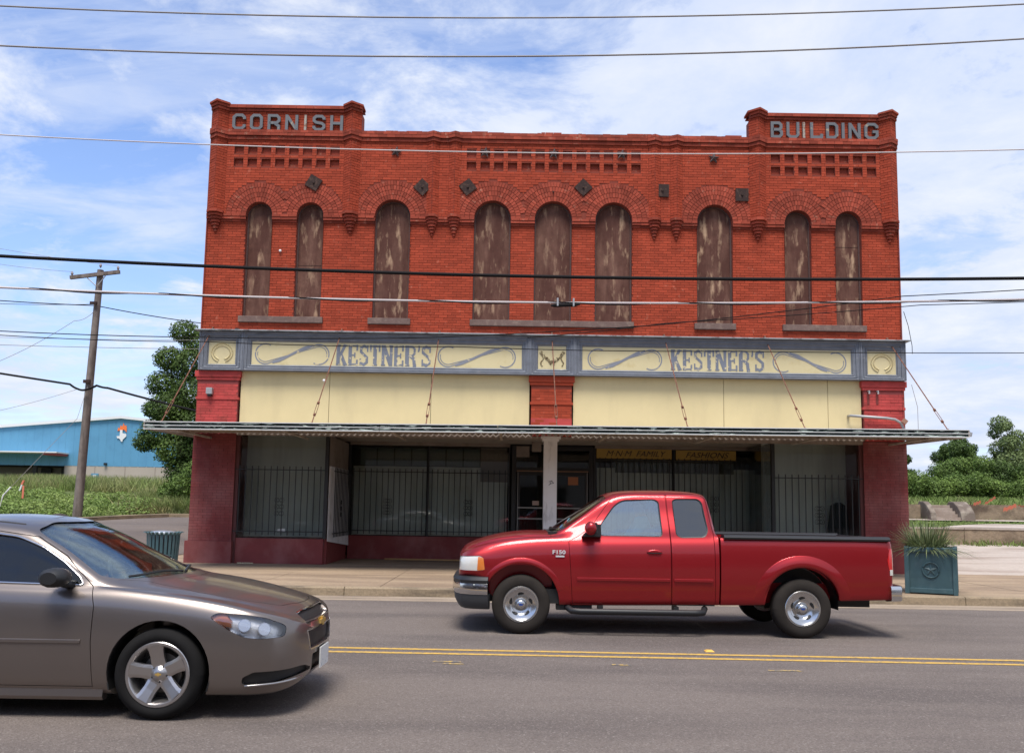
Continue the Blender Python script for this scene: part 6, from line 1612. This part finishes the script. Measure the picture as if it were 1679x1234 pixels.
# ---------------- pickup: origin under the front wheel centre, forward +x (turned to face left)
def build_truck():
    root = empty('pickup_truck', (0, 0, 0), 'dark red extended-cab pickup with an empty bed, driving left in the far lane', 'pickup truck')
    paint = mat('metallic_red_paint', (.30, .009, .013), .40, .68, coat=.6)
    w_ = lambda x: interp([-2.5, -1.9, -.6, 0, .4, .6, .70, .77, .80], [.975, .98, .985, .985, .975, .95, .90, .82, .74], x)
    zl = lambda x: interp([-2.5, -.6, .3, .6, .8], [.385, .36, .40, .66, .68], x)
    zb = lambda x: interp([-2.5, -1.2, -.6, -.3, .1, .4, .6, .72, .8], [1.235, 1.215, 1.195, 1.185, 1.15, 1.09, 1.03, .985, .93], x)
    zt = lambda x: interp([-2.5, -2.44, -2.38, -2.1, -1.9, -1.5, -1.25, -1.10, -.8, -.5, -.34, -.1, .2, .45, .62, .72, .77, .8],
                          [1.30, 1.60, 1.80, 1.835, 1.842, 1.835, 1.815, 1.765, 1.575, 1.375, 1.272, 1.27, 1.24, 1.185, 1.13, 1.085, 1.05, 1.0], x)
    zr = lambda x: interp([-2.5, -2.44, -2.38, -2.1, -1.5, -1.25, -1.1, -.8, -.5, -.40, -.1, .2, .45, .62, .72, .8],
                          [1.27, 1.55, 1.735, 1.775, 1.775, 1.75, 1.695, 1.485, 1.285, 1.24, 1.235, 1.205, 1.15, 1.09, 1.045, .965], x)
    yr = lambda x: interp([-2.5, -2.38, -2.1, -1.5, -1.1, -.8, -.5, -.38, 0, .4, .65, .8], [.74, .69, .68, .675, .70, .75, .80, .80, .80, .77, .70, .56], x)
    def fn(x):
        w, l, b, t, r, y = [float(f(x)) for f in (w_, zl, zb, zt, zr, yr)]
        return [(0, l), (w * .6, l), (w - .09, l + .004), (w - .045, l + .05), (w - .028, l + .16 * (b - l)), (w - .004, l + .36 * (b - l)), (w, l + .55 * (b - l)), (w - .006, l + .72 * (b - l)), (w - .030, l + .88 * (b - l)),
                (w - .075, b), (w - .10, b + .012 + .12 * max(0, r - b)), ((w - .10) * .42 + y * .58, b * .40 + r * .60), (y, r), (y * .72, t - (t - r) * .28), (y * .36, t - (t - r) * .05), (0, t)]
    xs = sorted(set(round(float(v), 4) for v in list(np.linspace(-2.5, -2.3, 9)) + list(np.linspace(-2.3, .4, 40)) + list(np.linspace(.4, .8, 14))))
    B = Body(fn, xs, 4); full = B.mesh.copy()
    cab = B.inset(.045, -2.44, -.40, .55)
    body = boolean(full, cab, 'DIFFERENCE')
    R = .367
    for s in (-1, 1):
        c = rounded([(-.50, .2), (-.47, .55), (-.33, .79), (-.12, .865), (.12, .865), (.32, .79), (.44, .62), (.47, .2)], .12, 4)
        body = boolean(body, pr(c, 'y', s * .60, s * 1.2), 'DIFFERENCE')
    shell = boolean(B.inset(.010, -2.495, -.30, .50), B.inset(.018, -2.485, -.31, .51), 'DIFFERENCE')
    w1 = rounded([(-.985, 1.235), (-.995, 1.365), (-1.19, 1.63), (-1.30, 1.70), (-1.72, 1.715), (-1.775, 1.68), (-1.80, 1.235)], .06, 4)
    w2 = rounded([(-1.965, 1.26), (-1.945, 1.70), (-1.99, 1.725), (-2.28, 1.73), (-2.335, 1.68), (-2.385, 1.32), (-2.34, 1.235), (-2.03, 1.225)], .06, 4)
    ws = rounded([(-.80, 1.275), (.80, 1.275), (.665, 1.72), (.35, 1.755), (-.35, 1.755), (-.665, 1.72)], .07, 4)
    rw = rounded([(-.62, 1.34), (.62, 1.34), (.58, 1.70), (-.58, 1.70)], .06, 4)
    WP = []
    for nm, c in [('front_window', pr(w1, 'y', -1.2, -.6)), ('front_window', pr(w1, 'y', .6, 1.2)), ('rear_window', pr(w2, 'y', -1.2, -.6)), ('rear_window', pr(w2, 'y', .6, 1.2)),
                  ('windscreen', pr(ws, 'x', -1.22, 0)), ('back_window', pr(rw, 'x', -2.7, -2.3))]:
        body = boolean(body, c.copy(), 'DIFFERENCE'); g = boolean(shell.copy(), solid(c, .010), 'INTERSECT')
        B.finish(g, nm, m_carglass if nm == 'windscreen' else (m_sideg if nm == 'front_window' else m_tint), root, flat=.75 if nm in ('front_window', 'rear_window') else 0)
    def grow(poly, d):
        P = [Vector(p) for p in poly]; ar = sum(P[i - 1].x * P[i].y - P[i].x * P[i - 1].y for i in range(len(P))); out = []
        for i in range(len(P)):
            a = (P[i] - P[i - 1]).normalized(); b = (P[(i + 1) % len(P)] - P[i]).normalized(); n_ = Vector((a.y + b.y, -a.x - b.x)); n_.normalize(); out.append(tuple(P[i] + n_ * d * (1 if ar > 0 else -1)))
        return out
    def inlay(nm, c, m, d=-.006, par=root, src=None, BB=None):
        nonlocal body
        body = boolean(body, c.copy(), 'DIFFERENCE'); p = boolean(solid(full, d), solid(c, -.003), 'INTERSECT'); return B.finish(p, nm, m, par)
    for s in (-1, 1):
        hl = inlay('headlight', pr(rounded([(.465, .785), (.485, .945), (.53, .965), (.85, .945), (.85, .775), (.55, .775)], .025), 'y', s * .52, s * 1.2), m_lens2)
        p = boolean(solid(full, .001), pr(rounded([(.462, .79), (.482, .94), (.55, .955), (.56, .78)], .015), 'y', s * .6, s * 1.2), 'INTERSECT'); B.finish(p, 'indicator', m_amb, hl)
    gr = inlay('grille', pr(rounded([(-.50, .74), (.50, .74), (.52, .94), (-.52, .94)], .03), 'x', .5, 1.0), m_chrome, -.01)
    def panel(nm, poly, axis, a, b):
        nonlocal body
        p = boolean(body.copy(), pr(poly, axis, a, b), 'INTERSECT'); body = boolean(body, pr(grow(poly, .007), axis, a, b), 'DIFFERENCE'); return B.finish(p, nm, paint, root)
    d1 = [(-.65, .395), (-.60, 1.16), (-.72, 1.225), (-.88, 1.335), (-1.15, 1.70), (-1.30, 1.765), (-1.855, 1.78), (-1.885, 1.2), (-1.89, .395)]
    d2 = [(-1.905, .395), (-1.90, 1.2), (-1.872, 1.78), (-2.31, 1.79), (-2.375, 1.72), (-2.44, 1.30), (-2.45, .395)]
    bon = sorted([(-.37, -.86), (-.37, .86), (.2, .80), (.55, .74), (.74, .60), (.765, .3), (.765, -.3), (.74, -.60), (.55, -.74), (.2, -.80)], key=lambda p: math.atan2(p[1], p[0] - .2))
    for s in (-1, 1):
        a = panel('door', d1, 'y', s * .60, s * 1.2)
        MB().loft([[(-1.68 + a_ * .10 * q, s * (.975 + dd), 1.045 + b_ * .032 * q) for a_, b_ in [(cos(t), sin(t)) for t in np.linspace(0, 2 * pi, 15)[:-1]]] for q, dd in ((1, -.03), (1, .004), (.85, .012), (.5, .014))]).build('handle', paint, a, smooth=True, sharp=50)
        MB().box(-1.76, -1.60, s * .989 - .004, s * .989 + .004, 1.028, 1.04).build('handle_slot', m_black, a)
        MB().loft([[(x, s * .965, .675), (x, s * .998, .68), (x, s * .998, .715), (x, s * .965, .72)] for x in (-1.875, -.70)]).build('side_moulding', paint, a, bevel=.004)
        a = panel('rear_door', d2, 'y', s * .60, s * 1.2)
        MB().loft([[(x, s * .965, .675), (x, s * .998, .68), (x, s * .998, .715), (x, s * .965, .72)] for x in (-2.42, -1.925)]).build('side_moulding', paint, a, bevel=.004)
    panel('bonnet', bon, 'z', .9, 1.6)
    bo = B.finish(body, 'body', paint, root)
    # window rubbers
    for s in (-1, 1):
        def sidey(x, z, BV=B.bvh):
            h = BV.ray_cast(Vector((x, s * 2, z)), Vector((0, -s, 0)), 2); return h[0].y if h[0] else s * .8
        for poly in (w1, w2):
            secs = []; c = Vector((sum(p[0] for p in poly) / len(poly), sum(p[1] for p in poly) / len(poly)))
            for p in poly:
                q = Vector(p); dn = (c - q).normalized(); b = q + dn * .014; y0 = sidey(q.x, q.y); y1 = sidey(b.x, b.y)
                secs.append([(q.x, y0 + s * .002, q.y), (b.x, y1 - s * .004, b.y), (b.x, y1 - s * .02, b.y), (q.x, y0 - s * .02, q.y)])
            MB().loft(secs + [secs[0]], True, False).build('window_rubber', m_black, root, smooth=True, sharp=50)
    # bed
    wb_ = lambda x: interp([-4.70, -4.68, -4.62, -4.3, -3.2, -2.52], [.93, .955, .975, .985, .985, .978], x)
    lb = lambda x: interp([-4.70, -4.0, -3.1, -2.52], [.485, .46, .40, .385], x)
    tb__ = lambda x: interp([-4.70, -4.66, -2.52], [1.20, 1.245, 1.235], x)
    def fb(x):
        w, l, t = [float(f(x)) for f in (wb_, lb, tb__)]
        return [(0, l), (w * .6, l), (w - .08, l + .004), (w - .045, l + .06), (w - .030, l + .18 * (t - l)), (w - .006, l + .37 * (t - l)), (w, l + .55 * (t - l)), (w - .004, l + .75 * (t - l)), (w - .018, l + .93 * (t - l)), (w - .05, t), (w - .10, t + .002), (w * .5, t + .002), (0, t + .002)]
    B2 = Body(fb, sorted(set(round(float(v), 4) for v in list(np.linspace(-4.70, -4.6, 7)) + list(np.linspace(-4.6, -2.52, 28)))), 4); f2 = B2.mesh.copy()
    bed = boolean(f2.copy(), pr([(-4.63, .66), (-2.57, .66), (-2.57, 1.6), (-4.63, 1.6)], 'y', -.80, .80), 'DIFFERENCE')
    RW = -3.545
    for s in (-1, 1):
        c = rounded([(RW - .52, .2), (RW - .50, .52), (RW - .36, .76), (RW - .14, .875), (RW + .14, .875), (RW + .36, .76), (RW + .46, .52), (RW + .48, .2)], .12, 4)
        bed = boolean(bed, pr(c, 'y', s * .62, s * 1.2), 'DIFFERENCE')
        # swelling fender lip round the arch
    bo2 = B2.finish(bed, 'bed', paint, root)
    for s in (-1, 1):
        for (xc, za, rx0, bb) in ((RW, .40, .48, bo2), (0, .40, .475, bo)):
            secs = []; BV = (B2 if xc == RW else B).bvh; wd_ = 1.0 if xc == RW else .5
            for a in np.linspace(.16 if xc == RW else .5, pi - (.16 if xc == RW else .30), 30):
                ring = []; k = max(0, sin((a - .10) * pi / (pi - .2))) ** .8 * (1.15 if xc == RW else .42)
                for dr, dy in ((.002, -.03), (.003, .010), (.014, .022), (.04, .029), (.075, .026), (.11, .014), (.145, .003), (.165, -.004), (.17, -.03)):
                    px, pz = xc + (rx0 + dr * wd_) * cos(a), za + (.475 + dr * wd_) * sin(a)
                    h = BV.ray_cast(Vector((px, s * 2, pz)), Vector((0, -s, 0)), 1.6); sy_ = h[0].y if h[0] and abs(h[0].y) > .8 else s * .955
                    ring.append((px, sy_ + s * (dy * k if dy > 0 else dy), pz))
                secs.append(ring)
            MB().loft(secs).build('fender_flare', paint, bb, smooth=True, sharp=60)
        # dark wheel housing
        for xc in (RW, 0):
            MB().loft([[(xc + .47 * cos(a), s * y, .40 + .475 * sin(a)) for y in (.58, .90)] for a in np.linspace(-.1, pi + .1, 20)], False, False).build('wheel_liner', m_black, root)
            MB().prism([(xc + .47 * cos(a), .40 + .475 * sin(a)) for a in np.linspace(0, pi, 20)], 'y', s * .57, s * .575).build('wheel_well', m_black, root)
            wheel(root, xc, s * .845, R, .255, s, 'slots', m_tyreb, m_alloy2, .215)
        # rail caps on the bed sides
        MB().loft([[(x, s * .985, 1.222), (x, s * .992, 1.245), (x, s * .955, 1.278), (x, s * .84, 1.278), (x, s * .80, 1.25), (x, s * .80, 1.236)] for x in (-4.66, -4.60, -2.56)]).build('rail_cap', m_plast, bo2, smooth=True, sharp=50)
        p = boolean(solid(f2, .005), pr(rounded([(-4.72, .80), (-4.72, 1.13), (-4.655, 1.13), (-4.62, .98), (-4.64, .86)], .012), 'y', s * .72, s * 1.2), 'INTERSECT')
        tl = B2.finish(p, 'tail_light', m_redl, root)
        p = boolean(solid(f2, .007), pr([(-4.72, .80), (-4.72, .87), (-4.65, .87), (-4.652, .80)], 'y', s * .8, s * 1.2), 'INTERSECT'); B2.finish(p, 'reversing_light', m_lens2, tl)
        # running board tube
        st_ = MB().tube([(-.58, s * .86, .34), (-.64, s * 1.0, .305), (-.74, s * 1.02, .30), (-2.18, s * 1.02, .30), (-2.28, s * 1.0, .305), (-2.33, s * .86, .34)], .040, 12).build('step_tube', m_plast, root, smooth=True, sharp=60)
        for x in (-1.0, -1.95): MB().box(x - .03, x + .03, s * .9 - .09, s * .9 + .09, .29, .37).build('step_bracket', m_black, st_)
        # mirror
        m_ = MB().loft([[(-.86 + a_ * .075 * q, s * (.99 + dd), 1.335 + b_ * .088 * q) for a_, b_ in [(cos(t), sin(t)) for t in np.linspace(0, 2 * pi, 17)[:-1]]] for q, dd in ((.6, 0), (.92, .03), (1, .08), (.97, .17), (.75, .22), (.3, .235))]).build('mirror', paint, root, smooth=True, sharp=60)
        MB().prism([(-.76, 1.222), (-.80, 1.27), (-.93, 1.385), (-1.0, 1.385), (-1.005, 1.222)], 'y', s * .80, s * .985).build('mirror_mount', m_plast, m_, bevel=.01)
        MB().loft([[(-.905 - .0, s * (1.03 + dd), 1.335 + b_ * .07) for b_ in (-1, 1)] + [(-.935, s * (1.03 + dd), 1.335 + b_ * .07) for b_ in (1, -1)] for dd in (0, .15)]).build('mirror_case', m_plast, m_, bevel=.01)
        MB().box(-.9, -.45, s * .78 - .1, s * .78 + .1, .30, .42).build('chassis_bracket', m_black, root)
    # badge on the near-side wing
    for s in (1, -1):
        M = Matrix.Translation((-.40 * 1, s * .985, .985)) @ Matrix.Rotation(RAD(180 if s > 0 else 0), 4, 'Z') @ Matrix.Rotation(RAD(90), 4, 'X')
        M = Matrix.Translation((-.47, s * .9865, 1.005)) @ Matrix.Rotation(RAD(180 if s > 0 else 0), 4, 'Z') @ Matrix.Rotation(RAD(90), 4, 'X')
        m_bdg = mat('badge_silver', (.62, .62, .62), .4, .3)
        b = text_obj('badge', 'F150', .066, M, m_bdg, root, extrude=.004, bold=.002, sx=1.3)
        MB().box(-.54, -.43, s * .9865 - .004, s * .9865 + .004, .965, .985).build('badge_bar', m_bdg, b)
    # bumpers
    path = [(.42, 1.02), (.62, .985), (.76, .90), (.84, .70), (.88, .40), (.89, 0), (.88, -.40), (.84, -.70), (.76, -.90), (.62, -.985), (.42, -1.02)]
    path = path[::-1]
    def off(pr_): return sweepbar(path, pr_)
    bp = off([(-.06, .485), (.0, .485), (.012, .50), (.018, .56), (.012, .615), (0, .625), (-.06, .625)]).build('front_bumper', m_chrome, root, smooth=True, sharp=35)
    off([(-.10, .622), (.006, .622), (.012, .66), (-.01, .70), (-.10, .715)]).build('bumper_pad', m_plast, bp, smooth=True, sharp=35)
    off([(-.10, .484), (-.004, .484), (-.012, .40), (-.05, .325), (-.075, .30), (-.16, .30), (-.16, .484)]).build('air_dam', mat('grey_plastic', (.035, .036, .038), .6), bp, smooth=True, sharp=35)
    rp = [(-4.66, -.96), (-4.80, -.93), (-4.86, -.80), (-4.88, 0), (-4.86, .80), (-4.80, .93), (-4.66, .96)][::-1]
    sweepbar(rp, [(-.08, .47), (0, .48), (.012, .50), (.012, .64), (0, .665), (-.12, .67), (-.12, .47)]).build('rear_bumper', m_chrome, root, smooth=True, sharp=35)
    MB().box(-4.70, -4.64, -.74, .74, .64, 1.235).build('tailgate', paint, root, bevel=.008)
    MB().box(-4.66, -4.61, -.74, .74, 1.236, 1.262).build('tailgate_cap', m_plast, root)
    MB().box(-4.55, .55, -.55, -.40, .36, .50).box(-4.55, .55, .40, .55, .36, .50).build('chassis_rail', m_black, root)
    MB().box(-2.45, -.3, -.9, .9, .38, .56).build('floor_pan', m_black, root)
    MB().tube([(RW, -.75, R), (RW, .75, R)], .05, 8).sphere((RW, 0, R), .15, 10, 6).build('rear_axle', m_black, root)
    MB().tube([(0, -.75, R), (0, .75, R)], .04, 8).build('front_axle', m_black, root)
    # cabin
    for sy in (-.40, .40):
        st_ = MB().loft([[(-1.62 + a_ - (z - .9) * .12, sy + b_ * q, z) for a_, b_ in ((-.07, -1), (.07, -1), (.09, -.6), (.09, .6), (.07, 1), (-.07, 1))] for z, q in ((.8, .25), (1.1, .25), (1.35, .22))]).build('seat', mat('grey_seat', (.12, .12, .12), .9), root, bevel=.02)
        MB().box(-1.62, -1.1, sy - .25, sy + .25, .78, .93).build('cushion', m_int, st_, bevel=.03); MB().box(-1.80, -1.72, sy - .13, sy + .13, 1.38, 1.55).build('headrest', m_int, st_, bevel=.03)
    MB().prism([(-.95, 1.05), (-.92, 1.22), (-.80, 1.26), (-.45, 1.255), (-.45, .7), (-.95, .7)], 'y', -.82, .82).build('dashboard', m_int, root, bevel=.02)
    MB().tube([(-1.06 - .08 * sin(a), .40 + .19 * cos(a), 1.17 + .17 * sin(a)) for a in np.linspace(0, 2 * pi, 25)], .014, 6, caps=False).build('steering_wheel', m_black, root)
    for y, z, c_ in ((.50, 1.40, (.15, .35, .65)), (.62, 1.385, (.7, .72, .75))):
        pass
    h = []
    for k, (y, z, m__) in enumerate(((.64, 1.345, mat('sticker_blue', (.10, .30, .60), .5)), (.56, 1.40, mat('sticker_red', (.5, .08, .08), .5)), (.50, 1.43, mat('sticker_cyan', (.25, .55, .65), .5)))):
        hh = B.bvh.ray_cast(Vector((1, y, z)), Vector((-1, 0, 0)), 3)
        if hh[0]: MB().obox(hh[0] + Vector((-.002, 0, .002)), (0, .028, 0), tuple(Vector((-.55, 0, .62)).normalized() * .028), tuple(hh[1] * .002)).build('sticker', m__, root)
    for y0, y1 in ((-.68, -.05), (.02, .66)):
        pts = []
        for t in np.linspace(0, 1, 8):
            y = y0 + (y1 - y0) * t; hh = B.bvh.ray_cast(Vector((.5, y, 1.30 + .02 * t)), Vector((-1, 0, 0)), 3); pts.append(((hh[0].x if hh[0] else -.4) + .015, y, 1.30 + .02 * t))
        MB().tube(pts, .009, 5).build('wiper', m_black, root)
    MB().box(-.46, -.34, -.80, .80, 1.225, 1.276).build('cowl', m_black, root)
    return root
trk = build_truck()
TX, TYC = .15, 12.27
trk.rotation_euler = (0, 0, pi); trk.location = (TX, TYC, 0)
person('person', (TX + 1.52, TYC - .40, .93), pi, mat('shirt_sky_blue', (.10, .30, .42), .9), 'driver in a light blue shirt at the side window of the red pickup')
